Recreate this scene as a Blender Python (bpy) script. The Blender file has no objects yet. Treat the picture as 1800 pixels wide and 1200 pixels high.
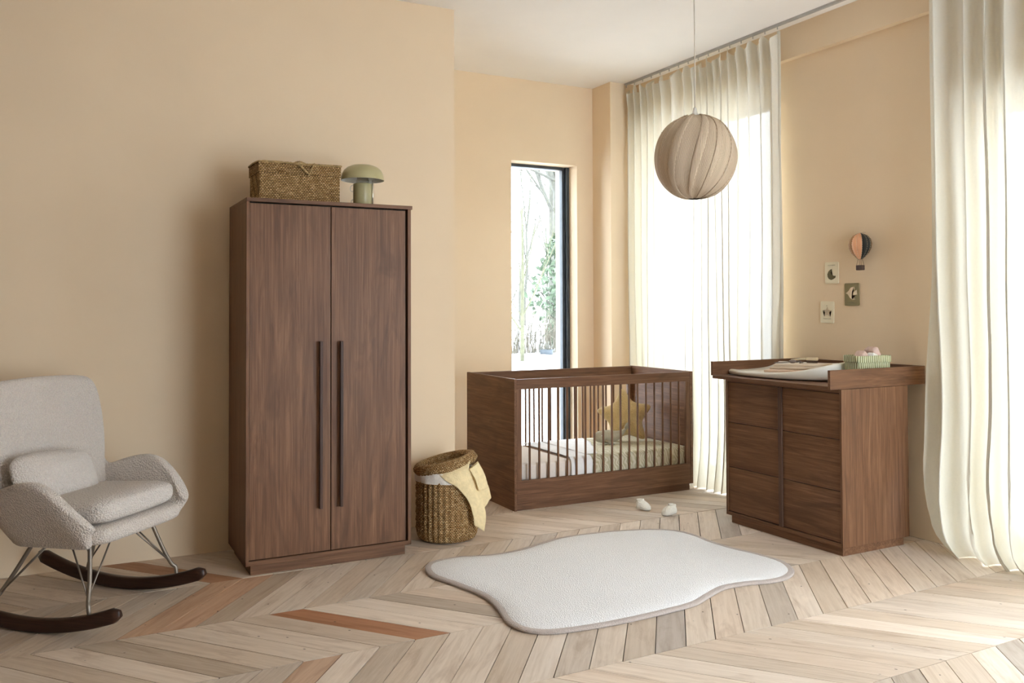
import bpy, bmesh, math, random
from mathutils import Vector, Matrix, noise
random.seed(7)
S = bpy.context.scene
COL = S.collection

# ------------------------------------------------------------------ camera
F_PX = 1519.18
cam_d = bpy.data.cameras.new('camera'); cam = bpy.data.objects.new('camera', cam_d); COL.objects.link(cam)
cam_d.sensor_width = 36.0; cam_d.sensor_fit = 'HORIZONTAL'; cam_d.lens = 36.0 * F_PX / 1800.0
cam_d.shift_x = (900 - 898.07) / 1800.0; cam_d.shift_y = -(600 - 509.66) / 1800.0
cam_d.clip_start = 0.05; cam_d.clip_end = 300
yaw, pitch, roll = 0.4910, 0.0224, 0.0036
Fv = Vector((math.sin(yaw) * math.cos(pitch), math.cos(yaw) * math.cos(pitch), math.sin(pitch)))
U0 = Vector((-math.sin(yaw) * math.sin(pitch), -math.cos(yaw) * math.sin(pitch), math.cos(pitch)))
R0 = Vector((math.cos(yaw), -math.sin(yaw), 0))
Rv = R0 * math.cos(roll) - U0 * math.sin(roll); Uv = R0 * math.sin(roll) + U0 * math.cos(roll)
M = Matrix.Identity(4)
for i in range(3):
    M[i][0] = Rv[i]; M[i][1] = Uv[i]; M[i][2] = -Fv[i]
M.translation = Vector((0, 0, 1.3248))
cam.matrix_world = M
S.camera = cam
try:
    S.view_settings.view_transform = 'Standard'; S.view_settings.look = 'None'
except Exception: pass
S.view_settings.exposure = 1.10; S.view_settings.gamma = 1.0; S.view_settings.use_curve_mapping = False
S.cycles.use_denoising = True
S.cycles.max_bounces = 10; S.cycles.diffuse_bounces = 6; S.cycles.transparent_max_bounces = 12; S.cycles.transmission_bounces = 6
S.cycles.sample_clamp_indirect = 8.0

# ------------------------------------------------------------------ world: bright overcast winter sky
W = bpy.data.worlds.new('overcast_sky'); S.world = W; W.use_nodes = True
nt = W.node_tree; nt.nodes.clear()
wo = nt.nodes.new('ShaderNodeOutputWorld'); bg = nt.nodes.new('ShaderNodeBackground')
tc = nt.nodes.new('ShaderNodeTexCoord'); sep = nt.nodes.new('ShaderNodeSeparateXYZ'); rmp = nt.nodes.new('ShaderNodeValToRGB')
nt.links.new(tc.outputs['Generated'], sep.inputs[0]); nt.links.new(sep.outputs['Z'], rmp.inputs[0])
rmp.color_ramp.elements[0].position = 0.0; rmp.color_ramp.elements[0].color = (.80, .89, 1.0, 1)
rmp.color_ramp.elements[1].position = 0.9; rmp.color_ramp.elements[1].color = (1.18, 1.32, 1.50, 1)
nt.links.new(rmp.outputs[0], bg.inputs[0]); bg.inputs[1].default_value = 5.6
nt.links.new(bg.outputs[0], wo.inputs[0])

def portal(name, loc, rot, sx, sy):
    l = bpy.data.lights.new(name, 'AREA'); l.shape = 'RECTANGLE'; l.size = sx; l.size_y = sy
    l.cycles.is_portal = True
    o = bpy.data.objects.new(name, l); COL.objects.link(o); o.location = loc; o.rotation_euler = rot
    return o
# facing -x into the room (area lights shine along local -Z)
portal('window_portal', (4.80, 5.15, 1.40), (0, math.radians(90), 0), 2.8, 1.5)
portal('window_portal', (4.80, 2.61, 1.21), (0, math.radians(90), 0), 2.4, .7)
portal('window_portal', (4.80, 1.85, 1.13), (0, math.radians(90), 0), 2.25, .7)
portal('window_portal', (3.25, -.93, 1.29), (math.radians(90), 0, 0), 2.1, 2.55)
portal('window_portal', (3.64, 6.58, 1.27), (math.radians(-90), 0, 0), .66, 2.6)

# ------------------------------------------------------------------ node helpers
class NT:
    def __init__(s, name):
        s.m = bpy.data.materials.new(name); s.m.use_nodes = True; s.t = s.m.node_tree; s.t.nodes.clear()
        s.out = s.n('ShaderNodeOutputMaterial')
    def n(s, ty, **kw):
        nd = s.t.nodes.new(ty)
        for k, v in kw.items(): setattr(nd, k, v)
        return nd
    def l(s, a, b): s.t.links.new(a, b)
    def val(s, nd, **kw):
        for k, v in kw.items():
            nd.inputs[k.replace('_', ' ')].default_value = v
        return nd
    def coords(s, kind='Object', scale=(1, 1, 1), rnd=False, loc=(0, 0, 0), rot=(0, 0, 0)):
        tc = s.n('ShaderNodeTexCoord'); mp = s.n('ShaderNodeMapping')
        src = tc.outputs[kind]
        if rnd:
            oi = s.n('ShaderNodeObjectInfo'); mu = s.n('ShaderNodeMath', operation='MULTIPLY'); mu.inputs[1].default_value = 37.0
            s.l(oi.outputs['Random'], mu.inputs[0])
            ad = s.n('ShaderNodeVectorMath', operation='ADD'); s.l(src, ad.inputs[0]); s.l(mu.outputs[0], ad.inputs[1]); src = ad.outputs[0]
        s.l(src, mp.inputs['Vector']); mp.inputs['Scale'].default_value = scale; mp.inputs['Location'].default_value = loc
        mp.inputs['Rotation'].default_value = rot
        return mp.outputs[0]
    def noise(s, vec, scale, detail=2, rough=.5, dist=0):
        nd = s.n('ShaderNodeTexNoise'); nd.inputs['Scale'].default_value = scale; nd.inputs['Detail'].default_value = detail
        nd.inputs['Roughness'].default_value = rough; nd.inputs['Distortion'].default_value = dist; s.l(vec, nd.inputs['Vector']); return nd.outputs['Fac']
    def ramp(s, fac, stops, interp='LINEAR'):
        r = s.n('ShaderNodeValToRGB'); r.color_ramp.interpolation = interp
        els = r.color_ramp.elements
        while len(els) < len(stops): els.new(.5)
        for e, (p, c) in zip(els, stops):
            e.position = p; e.color = (c[0], c[1], c[2], 1) if len(c) == 3 else c
        s.l(fac, r.inputs[0]); return r.outputs[0]
    def mix(s, fac, a, b, blend='MIX'):
        m = s.n('ShaderNodeMix', data_type='RGBA', blend_type=blend)
        if isinstance(fac, (int, float)): m.inputs[0].default_value = fac
        else: s.l(fac, m.inputs[0])
        for k, v in ((6, a), (7, b)):
            if isinstance(v, tuple): m.inputs[k].default_value = (v[0], v[1], v[2], 1)
            else: s.l(v, m.inputs[k])
        return m.outputs[2]
    def math(s, op, a, b=None, clamp=False):
        m = s.n('ShaderNodeMath', operation=op); m.use_clamp = clamp
        for k, v in ((0, a), (1, b)):
            if v is None: continue
            if isinstance(v, (int, float)): m.inputs[k].default_value = v
            else: s.l(v, m.inputs[k])
        return m.outputs[0]
    def bump(s, h, strength=.3, dist=.01):
        b = s.n('ShaderNodeBump'); b.inputs['Strength'].default_value = strength; b.inputs['Distance'].default_value = dist
        s.l(h, b.inputs['Height']); return b.outputs[0]
    def princ(s, col, rough=.5, metal=0, normal=None, spec=.5, sheen=0, sss=0):
        p = s.n('ShaderNodeBsdfPrincipled')
        if isinstance(col, tuple): p.inputs['Base Color'].default_value = (col[0], col[1], col[2], 1)
        else: s.l(col, p.inputs['Base Color'])
        if isinstance(rough, (int, float)): p.inputs['Roughness'].default_value = rough
        else: s.l(rough, p.inputs['Roughness'])
        p.inputs['Metallic'].default_value = metal; p.inputs['Specular IOR Level'].default_value = spec
        if sheen: p.inputs['Sheen Weight'].default_value = sheen
        if normal is not None: s.l(normal, p.inputs['Normal'])
        s.l(p.outputs[0], s.out.inputs[0]); return p

def plain(name, col, rough=.5, metal=0, spec=.5, nscale=0, nstr=.2, var=.08, sheen=0, ndist=.004):
    t = NT(name); v = t.coords('Object')
    f = t.noise(v, 14 if not nscale else nscale * .35, 3)
    c = t.ramp(f, [(.3, tuple(x * (1 - var) for x in col)), (.7, tuple(min(1, x * (1 + var)) for x in col))])
    nrm = t.bump(t.noise(v, nscale, 3, .6), nstr, ndist) if nscale else None
    t.princ(c, rough, metal, nrm, spec, sheen); return t.m

def wood(name, axis, dark=(.126, .057, .028), light=(.262, .134, .070), rough=.45):
    t = NT(name)
    sc = [13, 13, 13]; sc[axis] = .8
    v = t.coords('Object', tuple(sc), rnd=True)
    g = t.noise(v, 2.0, 6, .66, 1.4)
    sc2 = [110, 110, 110]; sc2[axis] = 2.0
    g2 = t.noise(t.coords('Object', tuple(sc2), rnd=True), 1.3, 3, .6)
    sc3 = [5, 5, 5]; sc3[axis] = 1.1
    k = t.noise(t.coords('Object', tuple(sc3), rnd=True), 1.4, 3, .6, 1.2)
    c = t.ramp(g, [(.30, dark), (.5, tuple((a + b) / 2 for a, b in zip(dark, light))), (.70, light)])
    c = t.mix(t.math('MULTIPLY', t.ramp(g2, [(.38, (0, 0, 0)), (.60, (1, 1, 1))]), .42), c, tuple(x * .62 for x in dark))
    c = t.mix(t.math('MULTIPLY', t.ramp(k, [(.55, (0, 0, 0)), (.72, (1, 1, 1))]), .75), c, (dark[0] * .72, dark[1] * .78, dark[2] * .85))
    t.princ(c, rough, 0, t.bump(g2, .10, .001), .24)
    return t.m

def weave(name, dark, mid, light, row=.007, twist=.013, bump=.9):
    t = NT(name)
    v = t.coords('UV')
    dn = t.n('ShaderNodeTexNoise'); dn.inputs['Scale'].default_value = 90; t.l(v, dn.inputs['Vector'])
    md = t.n('ShaderNodeVectorMath', operation='MULTIPLY_ADD'); t.l(dn.outputs['Color'], md.inputs[0]); md.inputs[1].default_value = (.006, .004, 0); t.l(v, md.inputs[2])
    br = t.n('ShaderNodeTexBrick'); t.l(md.outputs[0], br.inputs['Vector'])
    t.val(br, Scale=1.0, Mortar_Size=.0019, Mortar_Smooth=.6, Bias=0.0, Brick_Width=twist, Row_Height=row)
    br.inputs['Color1'].default_value = (0, 0, 0, 1); br.inputs['Color2'].default_value = (1, 1, 1, 1); br.inputs['Mortar'].default_value = (0, 0, 0, 1)
    big = t.noise(v, 28, 3, .6)
    c = t.ramp(br.outputs['Color'], [(0, mid), (.55, tuple((a + b) / 2 for a, b in zip(mid, light))), (1, light)])
    c = t.mix(t.ramp(big, [(.38, (.0,) * 3), (.68, (.65,) * 3)]), c, mid)
    c = t.mix(br.outputs['Fac'], c, dark)
    h = t.math('ADD', t.math('SUBTRACT', 1.0, br.outputs['Fac']), t.math('MULTIPLY', t.noise(v, 260, 2), .6))
    t.princ(c, .75, 0, t.bump(h, bump, .004), .2)
    return t.m

def teddy(name, col, scale=95, strength=.9, dist=.012, var=.12):
    t = NT(name); v = t.coords('Object')
    vo = t.n('ShaderNodeTexVoronoi'); vo.inputs['Scale'].default_value = scale; t.l(v, vo.inputs['Vector'])
    nz = t.noise(v, scale * 1.5, 3, .7)
    h = t.math('ADD', vo.outputs['Distance'], nz)
    c = t.ramp(nz, [(.3, tuple(x * (1 - var) for x in col)), (.65, tuple(min(1, x * (1 + var * .5)) for x in col))])
    t.princ(c, .95, 0, t.bump(h, strength, dist), .1, .35); return t.m

def curtain_mat(name, col, transp=.16, trl=.42):
    t = NT(name); v = t.coords('UV')
    a = t.noise(t.coords('UV', (60, 1400, 1)), 1.0, 2); b = t.noise(t.coords('UV', (1400, 40, 1)), 1.0, 2)
    th = t.math('MAXIMUM', a, b)
    slub = t.ramp(th, [(.50, (0, 0, 0)), (.72, (1, 1, 1))])
    c = t.mix(t.math('MULTIPLY', slub, .30), col, tuple(x * .62 for x in col))
    d = t.n('ShaderNodeBsdfDiffuse'); tr = t.n('ShaderNodeBsdfTranslucent'); tp = t.n('ShaderNodeBsdfTransparent')
    t.l(c, d.inputs[0]); t.l(c, tr.inputs[0]); tp.inputs[0].default_value = (1, 1, 1, 1)
    nb = t.bump(t.math('ADD', a, b), .25, .002); t.l(nb, d.inputs['Normal'])
    m1 = t.n('ShaderNodeMixShader'); m1.inputs[0].default_value = trl; t.l(d.outputs[0], m1.inputs[1]); t.l(tr.outputs[0], m1.inputs[2])
    m2 = t.n('ShaderNodeMixShader'); t.l(t.math('MULTIPLY', t.math('SUBTRACT', 1.25, slub), transp), m2.inputs[0])
    t.l(m1.outputs[0], m2.inputs[1]); t.l(tp.outputs[0], m2.inputs[2]); t.l(m2.outputs[0], t.out.inputs[0]); return t.m

def glass_mat():
    t = NT('window_glass'); tp = t.n('ShaderNodeBsdfTransparent'); gl = t.n('ShaderNodeBsdfGlossy'); gl.inputs['Roughness'].default_value = .02
    tp.inputs[0].default_value = (.97, .985, .98, 1)
    fr = t.n('ShaderNodeFresnel'); fr.inputs[0].default_value = 1.2
    m = t.n('ShaderNodeMixShader'); t.l(fr.outputs[0], m.inputs[0]); t.l(tp.outputs[0], m.inputs[1]); t.l(gl.outputs[0], m.inputs[2]); t.l(m.outputs[0], t.out.inputs[0]); return t.m

def floor_mat():
    t = NT('reclaimed_oak_planks')
    at = t.n('ShaderNodeAttribute'); at.attribute_name = 'tone'
    g = t.noise(t.coords('UV', (3.0, 60, 1)), 1.0, 6, .65, .6)
    g2 = t.noise(t.coords('UV', (1.5, 9, 1)), 1.6, 4, .6, 1.0)
    g3 = t.noise(t.coords('UV', (7, 12, 1)), 1.0, 3, .6, .4)
    c = t.mix(t.ramp(g, [(.40, (0, 0, 0)), (.72, (.50,) * 3)]), at.outputs['Color'], t.mix(1.0, at.outputs['Color'], (.66, .58, .50), 'MULTIPLY'))
    c = t.mix(t.ramp(g2, [(.52, (0, 0, 0)), (.76, (.72,) * 3)]), c, t.mix(1.0, at.outputs['Color'], (.60, .52, .46), 'MULTIPLY'))
    c = t.mix(t.ramp(g3, [(.55, (0, 0, 0)), (.8, (.5,) * 3)]), c, t.mix(1.0, at.outputs['Color'], (1.10, 1.09, 1.08), 'MULTIPLY'))
    vo = t.n('ShaderNodeTexVoronoi'); vo.inputs['Scale'].default_value = 8.5; t.l(t.coords('UV', (1, 1.6, 1)), vo.inputs['Vector'])
    dots = t.ramp(vo.outputs['Distance'], [(.030, (.85,) * 3), (.065, (0, 0, 0))])
    c = t.mix(dots, c, (.05, .035, .025))
    h = t.math('ADD', t.math('MULTIPLY', g, .5), t.math('MULTIPLY', dots, -1.0))
    t.princ(c, t.ramp(g2, [(.3, (.50,) * 3), (.7, (.66,) * 3)]), 0, t.bump(h, .22, .003), .35); return t.m

def wall_mat(name, col):
    t = NT(name); v = t.coords('Object')
    f = t.noise(v, 1.3, 4, .55); f2 = t.noise(v, 60, 3, .6)
    c = t.ramp(f, [(.3, tuple(x * .965 for x in col)), (.7, tuple(x * 1.02 for x in col))])
    t.princ(c, .85, 0, t.bump(f2, .12, .002), .2); return t.m

MAT = {}
MAT['wall'] = wall_mat('peach_beige_paint', (.83, .665, .47))
MAT['ceiling'] = wall_mat('off_white_ceiling_paint', (.90, .86, .81))
MAT['floor'] = floor_mat()
MAT['sub'] = plain('dark_subfloor', (.05, .035, .025), .9)
MAT['wx'], MAT['wy'], MAT['wz'] = wood('walnut_grain_across', 0), wood('walnut_grain_deep', 1), wood('walnut_grain_upright', 2)
MAT['hole'] = plain('dark_gap', (.012, .008, .006), .9)
MAT['rocker'] = wood('dark_stained_rocker_wood', 0, (.030, .014, .009), (.062, .028, .017), .32)
MAT['metal'] = plain('warm_grey_metal', (.27, .23, .19), .42, .7, var=.03)
MAT['black'] = plain('anthracite_frame', (.035, .045, .055), .5, 0, var=.2)
MAT['white_frame'] = plain('white_window_frame', (.7, .7, .68), .5, 0)
MAT['glass'] = glass_mat()
MAT['teddy'] = teddy('cream_boucle', (.80, .71, .63), 125, 1.0, .008)
MAT['teddy_c'] = teddy('cream_boucle_cushion', (.84, .76, .69), 125, 1.0, .008)
MAT['star'] = teddy('mustard_teddy', (.74, .53, .23), 120, .8, .008)
MAT['bootie'] = teddy('ivory_teddy', (.84, .79, .68), 160, .6, .004)
MAT['weave'] = weave('seagrass_weave', (.07, .032, .010), (.47, .26, .095), (.84, .60, .31), .0085, .014, 1.0)
MAT['weave2'] = weave('seagrass_weave_box', (.07, .036, .012), (.46, .26, .095), (.84, .58, .29), .0085, .014, 1.0)
MAT['rope'] = plain('seagrass_rope', (.40, .27, .12), .8, nscale=160, nstr=.8, var=.35)
MAT['lining'] = plain('white_cotton_lining', (.78, .74, .68), .9, nscale=300, nstr=.2)
MAT['cloth'] = plain('pale_yellow_muslin', (.82, .66, .38), .95, nscale=140, nstr=.5, var=.07, ndist=.006)
MAT['sage'] = plain('sage_green_lacquer', (.43, .385, .205), .32, var=.03)
MAT['sage_in'] = plain('white_enamel', (.75, .76, .70), .4)
MAT['chrome'] = plain('pale_chrome_tube', (.7, .68, .6), .2, .8)
MAT['curtain'] = curtain_mat('sheer_linen', (.85, .81, .71), .05, .18)
MAT['curtain2'] = curtain_mat('heavy_linen', (.82, .785, .69), .04, .22)
MAT['track'] = plain('grey_curtain_track', (.42, .40, .37), .5)
MAT['rug_edge'] = teddy('taupe_rug_border', (.60, .50, .445), 220, .8, .006)
MAT['rug'] = teddy('ivory_rug_pile', (.93, .91, .90), 150, .7, .006, .10)
MAT['mat'] = plain('smooth_ivory_foam', (.80, .77, .69), .45, var=.02)
MAT['cord'] = plain('white_flex', (.62, .56, .48), .5)
MAT['cap'] = plain('white_lamp_cap', (.80, .77, .72), .4)
MAT['sheet'] = plain('cream_cotton_sheet', (.80, .71, .63), .9, nscale=260, nstr=.15, var=.03)
MAT['blanket'] = plain('white_muslin', (.82, .80, .79), .95, nscale=60, nstr=.35, var=.04)
MAT['whale'] = plain('sage_plush', (.45, .40, .29), .95, nscale=220, nstr=.4)
MAT['towel'] = teddy('cream_towelling', (.80, .66, .50), 330, .7, .003)
MAT['towel2'] = teddy('peach_towelling', (.74, .53, .38), 330, .7, .003)
MAT['pink'] = plain('dusty_pink_cotton', (.60, .43, .36), .9, nscale=120, nstr=.3, var=.15)
MAT['brushwood'] = plain('pale_beech', (.74, .62, .42), .6, var=.1)
MAT['bristle'] = plain('brown_bristles', (.16, .10, .07), .8)
MAT['greyb'] = plain('grey_brown_felt', (.20, .155, .13), .7)

# ------------------------------------------------------------------ mesh helpers
def new_bm(): return bmesh.new()
def obj(name, bm, mat, parent=None, smooth=False, bevel=0, subsurf=0, solid=0, loc=None, soff=-1, segs=2):
    me = bpy.data.meshes.new(name); bmesh.ops.recalc_face_normals(bm, faces=bm.faces) if not bm.faces.layers.int.get('keep') else None
    bm.to_mesh(me); bm.free()
    mats = mat if isinstance(mat, (list, tuple)) else [mat]
    for m in mats: me.materials.append(MAT[m] if isinstance(m, str) else m)
    if smooth:
        for p in me.polygons: p.use_smooth = True
    o = bpy.data.objects.new(name, me); COL.objects.link(o)
    if parent: o.parent = parent
    if loc: o.location = loc
    if bevel:
        b = o.modifiers.new('bevel', 'BEVEL'); b.width = bevel; b.segments = segs; b.limit_method = 'ANGLE'; b.angle_limit = math.radians(40)
    if solid:
        s = o.modifiers.new('solid', 'SOLIDIFY'); s.thickness = solid; s.offset = soff
    if subsurf:
        s = o.modifiers.new('sub', 'SUBSURF'); s.levels = subsurf; s.render_levels = subsurf
    return o
def thing(name, label, cat, loc=(0, 0, 0), rz=0, group=None):
    o = bpy.data.objects.new(name, None); COL.objects.link(o); o.location = loc; o.rotation_euler = (0, 0, rz)
    o.empty_display_size = .1
    o['label'] = label; o['category'] = cat
    if group: o['group'] = group
    return o
def tag(o, label, cat, group=None, kind=None):
    o['label'] = label; o['category'] = cat
    if group: o['group'] = group
    if kind: o['kind'] = kind
    return o
def struct(name, bm, mat, parent=None, **kw):
    o = obj(name, bm, mat, parent, **kw)
    if not parent: o['kind'] = 'structure'
    return o
def copy_obj(o, parent, loc=None):
    c = o.copy(); COL.objects.link(c); c.parent = parent
    if loc is not None: c.location = loc
    return c
def box(bm, x0, x1, y0, y1, z0, z1, mi=0):
    vs = [bm.verts.new(p) for p in ((x0, y0, z0), (x1, y0, z0), (x1, y1, z0), (x0, y1, z0), (x0, y0, z1), (x1, y0, z1), (x1, y1, z1), (x0, y1, z1))]
    for f in ((0, 3, 2, 1), (4, 5, 6, 7), (0, 1, 5, 4), (1, 2, 6, 5), (2, 3, 7, 6), (3, 0, 4, 7)):
        bm.faces.new([vs[i] for i in f]).material_index = mi
    return vs
def bx(*a):
    bm = new_bm(); box(bm, *a); return bm
def prism(bm, pts, z0, z1):
    lo = [bm.verts.new((p[0], p[1], z0)) for p in pts]; hi = [bm.verts.new((p[0], p[1], z1)) for p in pts]
    n = len(pts)
    bm.faces.new(lo[::-1]); bm.faces.new(hi)
    for i in range(n): bm.faces.new((lo[i], lo[(i + 1) % n], hi[(i + 1) % n], hi[i]))
def tube(bm, pts, r, n=10, caps=True):
    pts = [Vector(p) for p in pts]; rings = []
    rs = r if isinstance(r, (list, tuple)) else [r] * len(pts)
    up = Vector((0, 0, 1)); prev = None
    for i, p in enumerate(pts):
        d = (pts[min(i + 1, len(pts) - 1)] - pts[max(i - 1, 0)])
        if d.length < 1e-9: d = Vector((0, 0, 1))
        d.normalize()
        if prev is None:
            a = d.cross(up)
            if a.length < .05: a = d.cross(Vector((1, 0, 0)))
        else:
            a = prev - d * prev.dot(d)
        a.normalize(); prev = a; b = d.cross(a)
        rings.append([bm.verts.new(p + (a * math.cos(2 * math.pi * k / n) + b * math.sin(2 * math.pi * k / n)) * rs[i]) for k in range(n)])
    for i in range(len(rings) - 1):
        for k in range(n): bm.faces.new((rings[i][k], rings[i][(k + 1) % n], rings[i + 1][(k + 1) % n], rings[i + 1][k]))
    if caps:
        bm.faces.new(rings[0][::-1]); bm.faces.new(rings[-1])
def grid(bm, P, closed_u=False, uvs=None, mi=0):
    """P[i][j] positions; i rows, j cols; uvs same shape"""
    V = [[bm.verts.new(p) for p in row] for row in P]
    uvl = bm.loops.layers.uv.verify() if uvs else None
    nj = len(P[0])
    for i in range(len(P) - 1):
        for j in range(nj if closed_u else nj - 1):
            j2 = (j + 1) % nj
            f = bm.faces.new((V[i][j], V[i][j2], V[i + 1][j2], V[i + 1][j])); f.material_index = mi
            if uvs:
                q = [uvs[i][j], uvs[i][j + 1], uvs[i + 1][j + 1], uvs[i + 1][j]]
                for lp, c in zip(f.loops, q): lp[uvl].uv = c
    return V
def lathe(bm, prof, n=48, c=(0, 0), disp=None, a0=0, a1=2 * math.pi, uv=True, sx=1, sy=1):
    full = abs(a1 - a0 - 2 * math.pi) < 1e-6
    P = []; UVs = []; s = 0; rm = max(p[0] for p in prof)
    for i, (r, z) in enumerate(prof):
        if i: s += math.hypot(r - prof[i - 1][0], z - prof[i - 1][1])
        row = []; ur = []
        for k in range(n + 1):
            a = a0 + (a1 - a0) * k / n
            rr = r + (disp(a, s) if disp else 0)
            if k < n or not full: row.append((c[0] + rr * math.cos(a) * sx, c[1] + rr * math.sin(a) * sy, z))
            ur.append((a * rm, s))
        P.append(row); UVs.append(ur)
    return grid(bm, P, full, UVs if uv else None)
def catmull(pts, n=8, closed=False):
    out = []; N = len(pts); P = [Vector(p) for p in pts]
    rng = range(N) if closed else range(N - 1)
    for i in rng:
        if closed: a, b, c, d = P[(i - 1) % N], P[i], P[(i + 1) % N], P[(i + 2) % N]
        else: a, b, c, d = P[max(i - 1, 0)], P[i], P[i + 1], P[min(i + 2, N - 1)]
        for k in range(n):
            t = k / n
            out.append(.5 * ((2 * b) + (c - a) * t + (2 * a - 5 * b + 4 * c - d) * t * t + (3 * b - 3 * c + d - a) * t ** 3))
    if not closed: out.append(P[-1])
    return out
def puff(bm, outline, th, rings=8, power=.5, seam=0.0, mi=0):
    """cushion: outline list of 2D pts (x,z) star-shaped about the centroid; thickness along y"""
    n = len(outline); cx = sum(p[0] for p in outline) / n; cz = sum(p[1] for p in outline) / n
    def layer(sgn):
        L = []
        for i in range(rings):
            f = math.sin((i / rings) * math.pi / 2) if i else 0.001
            h = th * (1 - f ** 2.4) ** power
            L.append([(cx + (p[0] - cx) * f, sgn * h, cz + (p[1] - cz) * f) for p in outline])
        return L
    top = layer(1); bot = layer(-1)
    edge = [(p[0], 0, p[1]) for p in outline]
    P = top + [edge] + bot[::-1]
    V = grid(bm, P, True)
    bm.faces.new(V[0]); bm.faces.new(V[-1][::-1])
def xform(bm, m): bmesh.ops.transform(bm, matrix=m, verts=bm.verts)

# ================================================================== THE SETTING
ZC = 3.2205
# walls
bm = new_bm(); prism(bm, [(-3.3, 5.070), (2.2464, 4.9523), (2.2464, 6.55), (-3.3, 6.55)], 0, ZC); struct('wall_left', bm, 'wall')
bm = new_bm()
box(bm, 2.2464, 3.321, 6.1985, 6.55, 0, ZC); box(bm, 3.954, 4.78, 6.1985, 6.55, 0, ZC); box(bm, 3.321, 3.954, 6.1985, 6.55, 2.546, ZC)
struct('wall_back', bm, 'wall')
bm = bx(4.116, 4.78, 5.9292, 6.1985, 0, ZC); struct('trim_1', bm, 'wall')
XW = 4.43
bm = new_bm()
box(bm, XW, 4.78, 5.84, 5.9292, 0, ZC)
box(bm, XW, 4.78, 4.44, 5.84, 2.83, ZC)
box(bm, XW, 4.78, 2.95, 4.44, 0, ZC)
box(bm, XW, 4.78, 2.26, 2.95, 2.44, ZC)
box(bm, XW, 4.78, 2.20, 2.26, 0, ZC)
box(bm, XW, 4.78, 1.5, 2.20, 2.25, ZC)
box(bm, XW, 4.78, -.9, 1.5, 0, ZC)
struct('wall_right', bm, 'wall')
bm = bx(4.3798, XW, -.7, 5.9292, 3.0048, ZC); struct('trim_2', bm, 'wall')
bm = bx(-3.5, -3.3, -.9, 6.55, 0, ZC); struct('wall_side', bm, wall_mat('fill_absorbing_brown', (.17, .12, .08)))  # unseen wall, its dark brown put in to absorb fill light
bm = new_bm()
box(bm, -3.3, 2.2, -.9, -.7, 0, ZC); box(bm, 4.3, 4.43, -.9, -.7, 0, ZC); box(bm, 2.2, 4.3, -.9, -.7, 2.55, ZC)
struct('wall_front', bm, 'wall')  # unseen wall, set close behind the camera to keep window light off the left
bm = bx(-3.5, 4.78, -.9, 6.55, ZC, ZC + .2); struct('ceiling', bm, 'ceiling')

# floor: real chevron boards, one mesh
def clip_poly(poly, x0, x1, y0, y1):
    def c(pl, inside, inter):
        out = []
        for i in range(len(pl)):
            a, b = pl[i - 1], pl[i]
            ia, ib = inside(a), inside(b)
            if ib:
                if not ia: out.append(inter(a, b))
                out.append(b)
            elif ia: out.append(inter(a, b))
        return out
    def ix(x): return lambda a, b: (x, a[1] + (b[1] - a[1]) * (x - a[0]) / (b[0] - a[0]))
    def iy(y): return lambda a, b: (a[0] + (b[0] - a[0]) * (y - a[1]) / (b[1] - a[1]), y)
    for ins, it in ((lambda p: p[0] >= x0, ix(x0)), (lambda p: p[0] <= x1, ix(x1)), (lambda p: p[1] >= y0, iy(y0)), (lambda p: p[1] <= y1, iy(y1))):
        poly = c(poly, ins, it)
        if len(poly) < 3: return []
    return poly
bm = new_bm()
uvl = bm.loops.layers.uv.verify(); tone = bm.loops.layers.float_color.new('tone')
PW, CH, SL = .1517, .576, .456
rf = random.Random(11)
TONES = [(.66, .515, .38), (.70, .565, .435), (.61, .475, .345), (.72, .59, .465), (.68, .53, .395), (.59, .465, .345), (.70, .57, .445), (.62, .50, .385)]
SPECIAL = {(0, 5): (.43, .205, .105), (-1, 2): (.60, .38, .25), (-1, 1): (.58, .37, .24), (-1, 3): (.50, .39, .29), (-2, 1): (.42, .22, .12),
           (2, 8): (.60, .41, .28), (0, 0): (.53, .43, .33), (1, 13): (.47, .40, .34), (0, 18): (.50, .41, .33), (1, 2): (.58, .40, .28)}
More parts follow.
